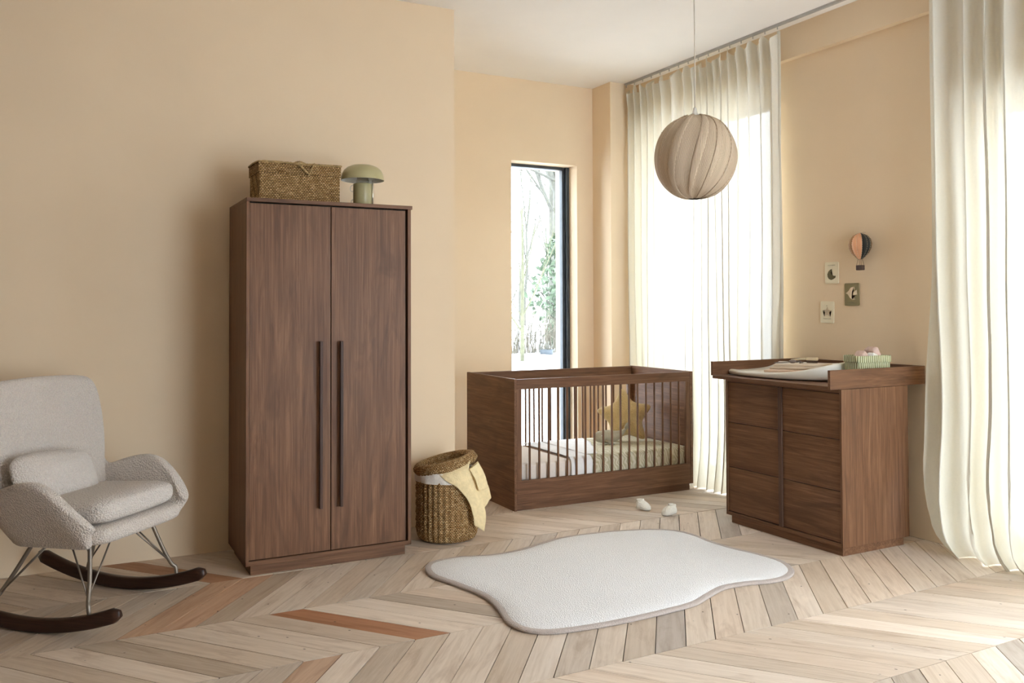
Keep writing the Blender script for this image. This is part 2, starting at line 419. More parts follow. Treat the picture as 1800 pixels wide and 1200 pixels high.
for k in range(-5, 9):
    yt = 3.852 - CH * k; yb_ = yt - CH
    sgn = 1 if k % 2 == 0 else -1
    for n in range(-32, 36):
        xa = .097 + PW * n
        if xa < -4.5 or xa > 5.2: continue
        g = .0016 + rf.random() * .0015
        dx = sgn * SL
        # top edge x (at yt), bottom edge x (at yb)
        if sgn > 0: xt, xb = xa, xa + dx
        else: xt, xb = xa + SL, xa
        poly = [(xt + g, yt - g), (xb + g, yb_ + g), (xb + PW - g, yb_ + g), (xt + PW - g, yt - g)]
        poly = clip_poly(poly, -3.3, XW, -.7, 6.1985)
        tn = SPECIAL.get((k, n))
        if tn is None:
            tn = rf.choice(TONES); m_ = sum(tn) / 3; tn = tuple((m_ + (x - m_) * .84) * 1.07 for x in tn); j = .88 + rf.random() * .20; tn = tuple(x * j for x in tn)
            if rf.random() < .04: tn = (tn[0] * .96, tn[1] * .88, tn[2] * .80)
            elif rf.random() < .07: tn = (tn[0] * .84, tn[1] * .85, tn[2] * .86)
        ru, rv, zt = rf.random() * 60, rf.random() * 60, -rf.random() * .0013
        if len(poly) < 3: continue
        poly = poly if sum(poly[i - 1][0] * poly[i][1] - poly[i][0] * poly[i - 1][1] for i in range(len(poly))) > 0 else poly[::-1]
        hi = [bm.verts.new((p[0], p[1], zt)) for p in poly]; lo = [bm.verts.new((p[0], p[1], -.018)) for p in poly]
        fs = [bm.faces.new(hi)]
        for i in range(len(hi)): fs.append(bm.faces.new((lo[i], lo[(i + 1) % len(lo)], hi[(i + 1) % len(hi)], hi[i])))
        d = Vector((xb - xt, yb_ - yt)).normalized()
        for f in fs:
            for lp in f.loops:
                co = lp.vert.co
                lp[uvl].uv = (co.x * d.x + co.y * d.y + ru, -co.x * d.y + co.y * d.x + rv); lp[tone] = (tn[0], tn[1], tn[2], 1)
bm.faces.layers.int.new('keep')
fl = struct('floor', bm, 'floor')
struct('floor_base', bx(-3.5, 4.78, -.9, 6.55, -.08, -.0185), 'sub', fl)

# windows
def window(name, bm_frame, fmat, bm_glass):
    o = struct(name, bm_frame, fmat, bevel=.002); g = obj('pane', bm_glass, 'glass', o); return o
bm = new_bm()  # window_1, narrow one in the back wall
for a in ((3.322, 3.365, 6.32, 6.40, .03, 2.545), (3.925, 3.953, 6.32, 6.37, .03, 2.545), (3.900, 3.925, 6.35, 6.40, .03, 2.545), (3.365, 3.90, 6.34, 6.40, 2.522, 2.545), (3.365, 3.90, 6.33, 6.40, .03, .08)): box(bm, *a)
window('window_1', bm, 'black', bx(3.36, 3.905, 6.372, 6.378, .075, 2.53))
struct('trim_3', bx(3.322, 3.953, 6.1995, 6.55, 0, .03), 'wall')
bm = new_bm()
for a in ((4.66, 4.72, 4.442, 4.48, .03, 2.828), (4.66, 4.72, 5.80, 5.838, .03, 2.828), (4.66, 4.72, 4.48, 5.80, 2.79, 2.828), (4.66, 4.72, 4.48, 5.80, .03, .08)): box(bm, *a)
window('window_2', bm, 'white_frame', bx(4.687, 4.693, 4.475, 5.805, .075, 2.795))
bm = new_bm()
for a in ((4.66, 4.72, 2.262, 2.30, .03, 2.438), (4.66, 4.72, 2.91, 2.948, .03, 2.438), (4.66, 4.72, 2.30, 2.91, 2.40, 2.438), (4.66, 4.72, 2.30, 2.91, .03, .08)): box(bm, *a)
window('window_3', bm, 'white_frame', bx(4.687, 4.693, 2.295, 2.915, .075, 2.405))
bm = new_bm()
for a in ((4.66, 4.72, 1.502, 1.55, .03, 2.248), (4.66, 4.72, 2.15, 2.198, .03, 2.248), (4.66, 4.72, 1.55, 2.15, 2.20, 2.248), (4.66, 4.72, 1.55, 2.15, .03, .08)): box(bm, *a)
window('window_4', bm, 'white_frame', bx(4.687, 4.693, 1.545, 2.155, .075, 2.205))
bm = new_bm()
for a in ((2.202, 2.25, -.84, -.78, .03, 2.548), (4.25, 4.298, -.84, -.78, .03, 2.548), (2.25, 4.25, -.84, -.78, 2.50, 2.548), (2.25, 4.25, -.84, -.78, .03, .08)): box(bm, *a)
window('added_fill_window', bm, 'white_frame', bx(2.245, 4.255, -.813, -.807, .075, 2.505))  # unseen window behind the camera, added as fill light
bm = new_bm()
box(bm, 2.202, 4.298, -.9, -.701, -.0184, .03)
for a, b in ((4.442, 5.838), (2.262, 2.948), (1.502, 2.198)): box(bm, XW + .001, 4.78, a, b, -.0184, .03)
struct('trim_4', bm, 'white_frame')

# outdoors: snowy garden
bm = new_bm()
N = 60
P = [[(-30 + 90 * j / N, -25 + 95 * i / N, -.12 + .10 * noise.noise(Vector((i * .7, j * .7, 0))) + .62 * max(0, min(1, ((-25 + 95 * i / N) - 7.2) / 5.5)) ** 1.5) for j in range(N + 1)] for i in range(N + 1)]
grid(bm, P)
g = struct('ground', bm, plain('snowy_ground', (.62, .62, .63), .9, nscale=3, nstr=.3, var=.05), smooth=True)
bark = plain('pale_bark', (.070, .066, .052), .9, nscale=30, nstr=.5, var=.2)
bark2 = plain('yellow_green_bark', (.085, .082, .048), .9, nscale=30, nstr=.5, var=.2)
leaf = plain('evergreen_leaf', (.066, .090, .052), .8, var=.3)
twig = plain('dry_reed', (.095, .082, .060), .9, var=.3)
rt = random.Random(5)
def branch(bm, p, d, L, r, depth, spread=.5, lift=.1):
    pts = [p]; n = 4; dd = d.copy()
    for i in range(n):
        dd = (dd + Vector((rt.uniform(-1, 1), rt.uniform(-1, 1), rt.uniform(-.5, 1))) * .10).normalized()
        pts.append(pts[-1] + dd * L / n)
    tube(bm, pts, [r * (1 - .12 * i) for i in range(n + 1)], 5, False)
    if depth:
        for i in range(3 if depth > 1 else 4):
            q = pts[rt.randint(1, n)]; e = (dd + Vector((rt.uniform(-1, 1), rt.uniform(-1, 1), rt.uniform(-.3, .8) + lift)) * spread * 1.5).normalized()
            branch(bm, q, e, L * rt.uniform(.45, .7), r * .45, depth - 1, spread, lift)
def bare_tree(loc, h, r, label, mat, specs, depth=3):
    t = thing('bare_tree', label, 'tree', loc, group='bare trees outside the narrow window')
    bm = new_bm(); tube(bm, [(0, 0, -.3), (0, 0, h * .3), (r * .4, 0, h * .6), (0, 0, h)], [r * 1.25, r, r * .85, r * .35], 8)
    obj('trunk', bm, mat, t, smooth=True)
    bm = new_bm()
    for z, dx, dz, L, rr in specs: branch(bm, Vector((0, 0, z * h)), Vector((dx, rt.uniform(-.4, .4), dz)).normalized(), L, r * rr, depth, .55)
    obj('branches', bm, mat, t, smooth=True); return t
bare_tree((10.72, 17.6, .4), 11, .15, 'tall bare tree with a forked pale trunk right in the narrow window', bark,
          [(.33, -.45, 1, 5, .7), (.42, .5, .7, 3, .4), (.36, -1, .25, 2.6, .25), (.45, -1, .1, 2.6, .2), (.5, .4, 1, 4, .4), (.28, -.6, .8, 3, .2), (.55, -1, .4, 3, .25), (.22, .7, .6, 2.2, .2)])
bare_tree((12.6, 21.0, .4), 12, .13, 'bare tree behind the forked one, furthest from the narrow window', bark,
          [(.3, -.5, .8, 4, .5), (.45, -.8, .5, 3.5, .4), (.55, .4, .8, 3, .4), (.38, -1, .4, 3, .3)])
bare_tree((6.95, 12.6, .42), 2.6, .032, 'young yellow-green bare tree at the left of the narrow window', bark2,
          [(.2, -.5, 1, 1.3, .5), (.3, .5, 1, 1.4, .5), (.4, -.3, 1, 1.2, .4), (.5, .3, 1, 1.2, .4), (.3, -.8, .8, 1.1, .3), (.6, 0, 1, 1, .3)])
t = thing('evergreen_shrub', 'green leafy bush outside the narrow window below the forked tree', 'bush', (9.75, 15.5, .05))
bm = new_bm()
for i in range(1500):
    a = rt.uniform(0, 6.28); z = rt.uniform(.5, 2.9); rr = (1.0 - abs(z - 1.6) * .45) * math.sqrt(rt.random()) * 1.0
    p = Vector((rr * math.cos(a), rr * math.sin(a), z)); s = rt.uniform(.05, .12)
    u = Vector((rt.uniform(-1, 1), rt.uniform(-1, 1), rt.uniform(-1, 1))).normalized() * s; w = u.cross(Vector((rt.uniform(-1, 1), rt.uniform(-1, 1), rt.uniform(-1, 1)))).normalized() * s * .5
    bm.faces.new([bm.verts.new(p + q) for q in (u, w, -u, -w)])
obj('leaves', bm, leaf, t)
bm = new_bm()
for i in range(6): branch(bm, Vector((0, 0, 0)), Vector((rt.uniform(-.4, .4), rt.uniform(-.4, .4), 1)).normalized(), 1.8, .03, 1)
obj('stems', bm, bark, t)
bm = new_bm()
for i in range(420):
    x = rt.uniform(6.6, 8.9); y = 13.7 + rt.uniform(0, .6); h = rt.uniform(.3, .9)
    tube(bm, [(x, y, .3), (x + rt.uniform(-.1, .1), y, .5 + h * .6), (x + rt.uniform(-.3, .3), y, .5 + h)], [.008, .006, .002], 3, False)
tag(obj('dry_reeds', bm, twig), 'dry yellow reeds and stalks standing in the snow outside', 'reeds', kind='stuff')
t = thing('garden_planter', 'small dark blue-grey bowl planter in the snow outside', 'planter', (7.83, 13.3, .45))
bm = new_bm(); lathe(bm, [(.001, 0), (.07, 0), (.11, .06), (.13, .16), (.115, .16), (.10, .08), (.001, .07)], 20); obj('bowl', bm, plain('slate_blue_glaze', (.020, .027, .034), .5), t, smooth=True)
bm = new_bm()
for i in range(14): tube(bm, [(rt.uniform(-.1, .1), 0, .08), (rt.uniform(-.2, .2), rt.uniform(-.1, .1), rt.uniform(.2, .36))], [.012, .004], 4, False)
obj('stalks', bm, bark, t)
# hazy far woodland: many individually grown thin trees reduced to a strip nobody could count
bm = new_bm()
for i in range(70):
    x = rt.uniform(4, 34); y = rt.uniform(38, 48); h = rt.uniform(4, 9)
    branch(bm, Vector((x, y, -.2)), Vector((rt.uniform(-.1, .1), 0, 1)).normalized(), h, .09, 2, .4)
tag(obj('woodland', bm, bark), 'thin bare woodland far off beyond the snowy garden', 'woodland', kind='stuff')

# ================================================================== WARDROBE
t = thing('wardrobe', 'tall walnut two-door wardrobe with long vertical bar handles', 'wardrobe', (.8696, 4.4295, 0), -.0112)
Wd, Dp, Hh = .8787, .494, 1.8923
bm = new_bm()
box(bm, 0, .016, 0, Dp, .0526, Hh - .02); box(bm, Wd - .022, Wd - .004, 0, Dp, .0526, Hh - .02)
obj('side_panels', bm, 'wz', t, bevel=.0012)
obj('top_panel', bx(-.0, Wd + .004, -.002, Dp, Hh - .0195, Hh), 'wx', t, bevel=.0012)
obj('bottom_panel', bx(0, Wd - .004, .0, Dp, .0526, .0755), 'wx', t, bevel=.0012)
obj('back_panel', bx(.016, Wd - .022, Dp - .012, Dp - .002, .0755, Hh - .0195), 'wz', t)
obj('plinth', bx(.028, Wd - .032, .022, Dp - .02, 0, .0526), 'wx', t, bevel=.0012)
obj('door_gap_shade', bx(.016, Wd - .022, .032, .036, .0755, Hh - .0195), 'hole', t)  # near-black sheet behind the doors, painted shade for the gaps
d1 = obj('door', bx(.0175, .4300, .006, .024, .0795, Hh - .0275), 'wz', t, bevel=.001)
d2 = obj('door', bx(.4345, Wd - .034, .006, .024, .0795, Hh - .0275), 'wz', t, bevel=.001)
for d, x in ((d1, .366), (d2, .474)):
    bm = new_bm(); box(bm, x, x + .0155, -.028, -.006, .303, 1.163)
    box(bm, x + .003, x + .0125, -.006, .006, .36, .375); box(bm, x + .003, x + .0125, -.006, .006, 1.09, 1.105)
    obj('handle', bm, wood('walnut_handle', 2, (.045, .024, .016), (.095, .05, .034)), d, bevel=.002)

# ================================================================== COT
t = thing('cot', 'walnut cot bed with thin round bars and solid end panels', 'cot', (2.7019, 5.012, 0), -.0183)
Cw, Cd, Chh = 1.4756, .7592, .8662
obj('end_panel', bx(0, .0185, 0, Cd, .0, Chh), 'wy', t, bevel=.0012)
obj('end_panel', bx(Cw - .0235, Cw - .001, 0, Cd, .048, Chh), 'wy', t, bevel=.0012)
for y0, y1 in ((.001, .020), (Cd - .020, Cd - .001)):
    obj('top_rail', bx(.019, Cw - .0245, y0, y1, .796, Chh - .003), 'wx', t, bevel=.0012)
    obj('bottom_rail', bx(.019, Cw - .0245, y0, y1, .048, .1955), 'wx', t, bevel=.0012)
    obj('stile', bx(.019, .055, y0, y1, .196, .7955), 'wz', t, bevel=.0012)
    obj('stile', bx(1.411, Cw - .0245, y0, y1, .196, .7955), 'wz', t, bevel=.0012)
obj('plinth', bx(.0195, Cw - .024, .014, Cd - .014, 0, .0475), 'wx', t, bevel=.001)
obj('mattress_base', bx(.0195, Cw - .024, .021, Cd - .021, .165, .180), 'wx', t)
bm = new_bm(); tube(bm, [(0, 0, .19), (0, 0, .80)], .0075, 12, False)
bar0 = obj('bar', bm, 'wz', t, smooth=True, loc=(.119, .0105, 0))
for i in range(18):
    if i: copy_obj(bar0, t, (.119 + i * .07259, .0105, 0))
    copy_obj(bar0, t, (.119 + i * .07259, Cd - .0105, 0))
bm = new_bm(); bmesh.ops.create_cone(bm, cap_ends=True, segments=12, radius1=.004, radius2=.004, depth=.002)
xform(bm, Matrix.Translation((Cw - .025, .06, .69)) @ Matrix.Rotation(math.pi / 2, 4, 'Y')); obj('screw_hole', bm, 'hole', t)
# mattress + bedding (cot-local coordinates placed in world by a copy of the cot transform)
CM = Matrix.Translation((2.7019, 5.012, 0)) @ Matrix.Rotation(-.0183, 4, 'Z')
def place(o): o.matrix_world = CM; return o
def rbox(bm, x0, x1, y0, y1, z0, z1, r, n=10, wr=0, seg=40):
    """soft box as a superellipse loft"""
    cx, cy = (x0 + x1) / 2, (y0 + y1) / 2; a, b = (x1 - x0) / 2, (y1 - y0) / 2; P = []
    prof = [(-r, 0)] + [(-r * (1 - math.sin(q * math.pi / 2 / 4)), r * (1 - math.cos(q * math.pi / 2 / 4))) for q in range(1, 5)]
    prof += [(-r * (1 - math.cos(q * math.pi / 2 / 4)), (z1 - z0) - r * (1 - math.sin(q * math.pi / 2 / 4))) for q in range(0, 5)]
    e = 7.0
    def ring(inset, z, s=1):
        out = []
        for k in range(seg * 2):
            an = 2 * math.pi * k / (seg * 2); c, s_ = math.cos(an), math.sin(an)
            out.append((cx + math.copysign(abs(c) ** (2 / e), c) * (a + inset) * s, cy + math.copysign(abs(s_) ** (2 / e), s_) * (b + inset) * s, z))
        return out
    P = [ring(i, z0 + z) for i, z in prof] + [ring(-r, z1 + wr * q, 1 - q / 4) for q in (1, 2, 3)]
    V = grid(bm, P, True); bm.faces.new(V[0][::-1]); bm.faces.new(V[-1])
bm = new_bm(); rbox(bm, .022, 1.447, .028, .73, .1805, .300, .018)
o = obj('mattress', bm, 'sheet', smooth=True); place(o); tag(o, 'cream cot mattress with a piped seam, bare at its left end', 'mattress')
bm = new_bm(); tube(bm, [(.44, .028, .185), (.44, .0275, .29), (.44, .036, .3025), (.44, .30, .3035), (.44, .70, .3025), (.44, .728, .296)], .0035, 6)
p = obj('piping', bm, plain('brown_piping', (.42, .28, .18), .8), o, smooth=True)
# olive wavy fitted cover on right part
tt_ = NT('olive_wave_print'); v = tt_.coords('Object', (1, 1, 1))
wv = tt_.n('ShaderNodeTexWave', wave_type='RINGS', rings_direction='SPHERICAL'); wv.inputs['Scale'].default_value = 13; wv.inputs['Distortion'].default_value = 12; wv.inputs['Detail'].default_value = 1; wv.inputs['Detail Scale'].default_value = 1.2
tt_.l(v, wv.inputs['Vector'])
cc = tt_.ramp(wv.outputs['Fac'], [(.2, (.46, .405, .265)), (.8, (.64, .585, .45))])
tt_.princ(cc, .9, 0, tt_.bump(tt_.noise(v, 18, 3), .3, .01), .2); MAT['olive'] = tt_.m
bm = new_bm()
def cover(bm, x0, x1, yf, dz, zlo, nx=40, wr=.003, yb_=.735, ytop=None):
    prof = [(yf, zlo), (yf - .002, .20), (yf - .003, .235), (yf - .001, .275), (yf + .008, .297), (yf + .022, .3065)] + [(yf + .03 + (yb_ - yf - .03) * q / 12, .309) for q in range(13)]
    if ytop is not None: prof = prof[:6] + [(yf + .03 + (ytop - yf - .03) * q / 12, .309) for q in range(13)]
    P = []
    for (y, z) in prof:
        row = []
        for i in range(nx + 1):
            x = x0 + (x1 - x0) * i / nx
            w = wr * noise.noise(Vector((x * 9, y * 7, z * 14))) + wr * .6 * noise.noise(Vector((x * 25, y * 9, z * 30)))
            if z < .3: row.append((x, y - dz + w, z))
            else: row.append((x, y, z + dz + abs(w) * .8))
        P.append(row)
    grid(bm, P)
cover(bm, .60, 1.446, .0265, .001, .184, 60, .004)
xform(bm, Matrix.Identity(4))
o = obj('fitted_sheet', bm, 'olive', smooth=True, solid=.002, soff=1); place(o); tag(o, 'olive wave-print sheet over the right part of the cot mattress', 'sheet')
bm = new_bm(); cover(bm, .446, .615, .0245, .0035, .186, 16, .005)
# white muslin spreads further right over the top
P = []
for i in range(17):
    y = .075 + (.72 - .075) * i / 16; xr = .70 + .30 * (i / 16) + .04 * noise.noise(Vector((y * 5, 1, 2)))
    P.append([(.60 + (xr - .60) * j / 14, y, .3155 + .004 * abs(noise.noise(Vector((j * .5, y * 12, 4))))) for j in range(15)])
grid(bm, P)
o = obj('muslin_blanket', bm, 'blanket', smooth=True, solid=.002, soff=1); place(o); tag(o, 'crumpled white muslin blanket across the middle of the cot', 'blanket')
# star cushion
pts = []
for k in range(10):
    a = math.pi / 2 + k * math.pi / 5; r = .222 if k % 2 == 0 else .138
    pts.append((r * math.cos(a), r * math.sin(a), 0))
out = [(p.x, p.y) for p in catmull(pts, 7, True)]
bm = new_bm(); puff(bm, out, .062, 8, .55)
o = obj('star_cushion', bm, 'star', smooth=True, subsurf=1); o.matrix_world = CM @ Matrix.Translation((1.22, .50, .492)) @ Matrix.Rotation(math.radians(-24), 4, 'Z') @ Matrix.Rotation(math.radians(-14), 4, 'X') @ Matrix.Rotation(math.radians(-4), 4, 'Y')
tag(o, 'mustard teddy star cushion leaning in the far corner of the cot', 'cushion')
# whale toy
t = thing('plush_whale', 'sage green plush whale with raised tail lying before the star cushion', 'soft toy', CM @ Vector((1.03, .42, .312)), math.radians(-20))
bm = new_bm(); prof = [(-.125, .003), (-.118, .030), (-.095, .046), (-.05, .055), (0, .053), (.05, .042), (.09, .028), (.115, .018), (.128, .010)]
rings = []
for i, (x, r) in enumerate(prof):
    zc = .050 if x < .04 else .050 + (x - .04) ** 2 * 9
    rings.append([(x, r * .8 * math.cos(a), zc + r * (math.sin(a) if math.sin(a) > 0 else math.sin(a) * .85)) for a in [2 * math.pi * k / 18 for k in range(18)]])
V = grid(bm, rings, True); bm.faces.new(V[0][::-1]); bm.faces.new(V[-1])
obj('body', bm, 'whale', t, smooth=True, subsurf=1)
bm = new_bm()
for s in (-1, 1):
    tube(bm, [(.118, 0, .10), (.128, s * .018, .135), (.120 + .03 * (s > 0), s * .045, .150)], [.014, .013, .004], 8)
obj('tail', bm, 'whale', t, smooth=True, subsurf=1)
bm = new_bm(); bmesh.ops.create_uvsphere(bm, u_segments=8, v_segments=6, radius=.004); xform(bm, Matrix.Translation((-.075, -.038, .066))); obj('eye', bm, 'lining', t, smooth=True)
bm = new_bm(); tube(bm, [(-.04, -.04, .03), (-.02, -.065, .012), (.01, -.075, .006)], [.012, .012, .004], 8); obj('fin', bm, 'whale', t, smooth=True)

# ================================================================== DRESSER
t = thing('chest_of_drawers', 'walnut six-drawer chest with a vertical centre strip, against the right wall', 'chest of drawers', (3.7336, 3.247, 0), -.0017)
dw, dd, dh = .8994, .5303, .8908
obj('side_panel', bx(0, dd, 0, .014, .047, dh - .001), 'wz', t, bevel=.0012)
obj('side_panel', bx(0, dd, dw - .016, dw, .047, dh - .001), 'wz', t, bevel=.0012)
obj('top_panel', bx(.001, dd, .0145, dw - .0165, dh - .020, dh - .001), 'wy', t)
obj('bottom_panel', bx(.0, dd - .002, .001, dw - .001, .047, .068), 'wy', t, bevel=.0012)
obj('back_panel', bx(dd - .008, dd - .001, .0145, dw - .0165, .07, dh - .021), 'wy', t)
obj('drawer_gap_shade', bx(.030, .034, .0145, dw - .0165, .069, dh - .021), 'hole', t)  # black backing sheet standing in for the shade between the drawers
obj('plinth', bx(.016, dd - .03, .016, dw - .03, 0, .047), 'wy', t, bevel=.001)
for y0, y1 in ((.016, .429), (.452, dw - .018)):
    for z0, z1 in ((.073, .3425), (.346, .6185), (.622, dh - .024)):
        obj('drawer', bx(.007, .026, y0, y1, z0, z1), 'wy', t, bevel=.001)
obj('centre_strip', bx(-.006, .006, .427, .4535, .069, dh - .021), wood('walnut_strip', 2, (.07, .037, .025), (.14, .078, .054)), t, bevel=.0015)
# changing top
t = thing('changing_tray', 'walnut changing tray with raised rims resting on the chest', 'changing tray', (3.657, 3.2701, dh), -.0017)
t.location.y = 3.2701 - .0
tw, td, tz = .9073, .765, .1038
obj('base_board', bx(0, td, 0, tw, 0, .018), 'wy', t, bevel=.0012)
obj('side_rim', bx(.0, td, -.0175, -.0005, 0, tz), 'wx', t, bevel=.0012)
obj('side_rim', bx(.002, td, tw - .0005, tw + .0165, .018, tz), 'wx', t, bevel=.0012)
obj('back_rim', bx(td - .018, td, .001, tw - .002, .0185, tz), 'wy', t, bevel=.0012)
for q in (t,): q.location = (3.657, 3.2701, dh)
TB = dh + .0185
# changing mat
bm = new_bm(); n = 72; P = []
ax_, ay_ = .28, .425
def ring(fr, zf, inset=0):
    out = []
    for k in range(n):
        a = 2 * math.pi * k / n; c, s = math.cos(a), math.sin(a)
        e = 2.5
        x = math.copysign(abs(c) ** (2 / e), c) * (ax_ * fr - inset); y = math.copysign(abs(s) ** (2 / e), s) * (ay_ * fr - inset)
        out.append((x, y, zf(x, y)))
    return out
def rim(x, y):
    q = max(0, (.425 - y) / .85)  # 0 at the far end, 1 at the near end
    return .033 + .038 * max(0, min(1, (x + .22) / .42)) + .060 * q ** 5
P = [ring(.94, lambda x, y: 0.0), ring(.985, lambda x, y: .006), ring(1.0, lambda x, y: .02), ring(.995, lambda x, y: rim(x, y) * .8), ring(.975, lambda x, y: rim(x, y) * .97), ring(.955, lambda x, y: rim(x, y)),
     ring(.93, lambda x, y: rim(x, y) * .985), ring(.89, lambda x, y: rim(x, y) * .90), ring(.80, lambda x, y: rim(x, y) * .70), ring(.68, lambda x, y: .010 + rim(x, y) * .40), ring(.45, lambda x, y: .022 + .018 * (1 / (1 + math.exp((y + .1) * 14)))), ring(.2, lambda x, y: .024)]
V = grid(bm, P, True); bm.faces.new(V[0][::-1]); bm.faces.new(V[-1])
o = obj('changing_mat', bm, 'mat', smooth=True, subsurf=1); o.location = (4.02, 3.885, TB); tag(o, 'smooth ivory oval changing mat with a raised rim', 'changing mat')
# towels on the mat
def slab(bm, cx, cy, z, lx, ly, h, rz, wr=.004, nx=22, ny=16, sag=0):
    P = []; R = Matrix.Rotation(rz, 3, 'Z')
    lay = [(1.0, 0), (1.02, .25), (1.02, .75), (.985, 1.0)]
    rings_ = []
    for f, hz in lay + [(.8, 1.03), (.5, 1.05), (.2, 1.05)]:
        row = []
        for k in range(48):
            a = 2 * math.pi * k / 48; c, s = math.cos(a), math.sin(a); e = 9
            x = math.copysign(abs(c) ** (2 / e), c) * lx / 2 * f; y = math.copysign(abs(s) ** (2 / e), s) * ly / 2 * f
            w = wr * noise.noise(Vector((x * 22 + cx * 9, y * 22, hz * 3 + z * 50)))
            q = R @ Vector((x + w, y + w, 0)); row.append((cx + q.x, cy + q.y, z + h * hz + w * 1.2 * (hz > .4) - sag * y))
        rings_.append(row)
    V = grid(bm, rings_, True); bm.faces.new(V[0][::-1]); bm.faces.new(V[-1])
bm = new_bm(); slab(bm, 3.965, 3.80, TB + .034, .21, .30, .015, .22, .004, sag=.04); o = obj('folded_towel', bm, 'towel2', smooth=True); tag(o, 'peach towelling cloth with a fringe, lowest on the changing mat', 'towel', 'towels stacked on the changing mat')
bm = new_bm(); slab(bm, 4.005, 3.78, TB + .051, .21, .33, .016, .10, .005, sag=.04); slab(bm, 4.01, 3.775, TB + .069, .19, .30, .012, .16, .005, sag=.04)
o = obj('folded_towel', bm, 'towel', smooth=True); tag(o, 'cream folded towel stacked over the peach cloth on the changing mat', 'towel', 'towels stacked on the changing mat')
# wooden baby brush, standing bristles down
t = thing('baby_brush', 'pale wooden baby brush with bristles lying on the folded towel', 'brush', (4.075, 3.76, TB + .0845), math.radians(-62))
bm = new_bm(); rbox(bm, -.035, .035, -.012, .012, .016, .034, .004, seg=10); tube(bm, [(-.033, 0, .025), (-.075, 0, .022), (-.125, 0, .014)], [.007, .006, .006], 8)
obj('handle', bm, 'brushwood', t, smooth=True)
bm = new_bm()
for i in range(9):
    for j in range(3): tube(bm, [(-.029 + i * .0072, -.007 + j * .007, 0), (-.029 + i * .0072, -.007 + j * .007, .017)], .0019, 5)
obj('bristles', bm, 'bristle', t)
t = thing('pacifier_clip', 'small grey-brown pacifier and strap on the folded towel', 'pacifier', (3.985, 3.83, TB + .0825), math.radians(-40))
bm = new_bm(); bmesh.ops.create_uvsphere(bm, u_segments=16, v_segments=10, radius=.017); xform(bm, Matrix.Translation((0, 0, .0115)) @ Matrix.Diagonal((1.35, 1, .65, 1))); obj('shield', bm, 'greyb', t, smooth=True)
bm = new_bm(); tube(bm, [(0.02, 0, .008), (.045, .006, .012), (.06, 0, .006), (.04, -.012, .004)], .0042, 8); obj('ring', bm, 'greyb', t, smooth=True)
bm = new_bm(); tube(bm, [(-.02, 0, .008), (-.06, .012, .004), (-.105, .0, .004)], .0035, 6); obj('strap', bm, 'greyb', t, smooth=True)
# fabric basket
t = thing('fabric_basket', 'sage corduroy fabric basket with a folded brim on the changing tray', 'basket', (4.09, 3.372, TB), math.radians(-90 - 9))
tb_ = NT('sage_corduroy'); v = tb_.coords('UV')
wv = tb_.n('ShaderNodeTexWave', wave_type='BANDS', bands_direction='X'); wv.inputs['Scale'].default_value = 24; wv.inputs['Distortion'].default_value = .6; tb_.l(v, wv.inputs['Vector'])
tb_.princ(tb_.ramp(wv.outputs['Fac'], [(.15, (.25, .24, .11)), (.5, (.46, .46, .26)), (.9, (.66, .66, .45))]), .95, 0, tb_.bump(wv.outputs['Fac'], .8, .004), .15); MAT['cord_sage'] = tb_.m
def oblong(bm, lx, ly, z0, z1, flare=0, nz=6, wob=.003, inner=False):
    P = []; U = []; nk = 60
    for i in range(nz + 1):
        z = z0 + (z1 - z0) * i / nz; row = []; ur = []; s = 0; prev = None
        for k in range(nk + 1):
            a = 2 * math.pi * k / nk; c, sn = math.cos(a), math.sin(a); e = 6
            f = 1 + flare * i / nz
            p = Vector((math.copysign(abs(c) ** (2 / e), c) * lx / 2 * f, math.copysign(abs(sn) ** (2 / e), sn) * ly / 2 * f, z))
            w = wob * noise.noise(Vector((math.cos(a) * 3, math.sin(a) * 3, z * 30)))
            p += Vector((c, sn, 0)) * w + Vector((0, 0, w * 1.5 if i == nz else 0))
            if prev is not None: s += (p.xy - prev.xy).length
            prev = p; ur.append((s, z))
            if k < nk: row.append(tuple(p))
        P.append(row); U.append(ur)
    return grid(bm, P, True, U)
bm = new_bm(); V = oblong(bm, .127, .237, .001, .144, .0); bm.faces.new(V[0][::-1]); obj('body', bm, 'cord_sage', t, smooth=True, solid=.004, soff=-1)
bm = new_bm(); oblong(bm, .133, .243, .112, .149, .0); obj('folded_brim', bm, 'cord_sage', t, smooth=True, solid=.003, soff=1)
bm = new_bm(); rbox(bm, -.057, .057, -.110, .110, .004, .016, .003, seg=16); obj('base', bm, 'cord_sage', t, smooth=True)
def item(name, label, mat, lx, ly, lz, loc, rot, cat='cloth'):
    bm = new_bm(); rbox(bm, -lx / 2, lx / 2, -ly / 2, ly / 2, -lz / 2, lz / 2, min(lx, ly, lz) * .3, seg=12)
    o = obj(name, bm, mat, smooth=True); o.location = loc; o.rotation_euler = rot; tag(o, label, cat, 'rolled cloths in the fabric basket' if name == 'rolled_washcloth' else None); return o
item('rolled_washcloth', 'dusty pink striped rolled cloth at the left in the fabric basket', 'pink', .075, .06, .10, (4.035, 3.372, TB + .122), (0, .75, .1))
item('rolled_washcloth', 'dusty pink folded cloth standing tallest in the fabric basket', 'pink', .045, .075, .14, (4.140, 3.362, TB + .130), (0, -.48, -.1))
item('cotton_bundle', 'soft white cotton bundle between the pink cloths in the basket', 'lining', .055, .045, .045, (4.088, 3.335, TB + .140), (0, .3, .1))

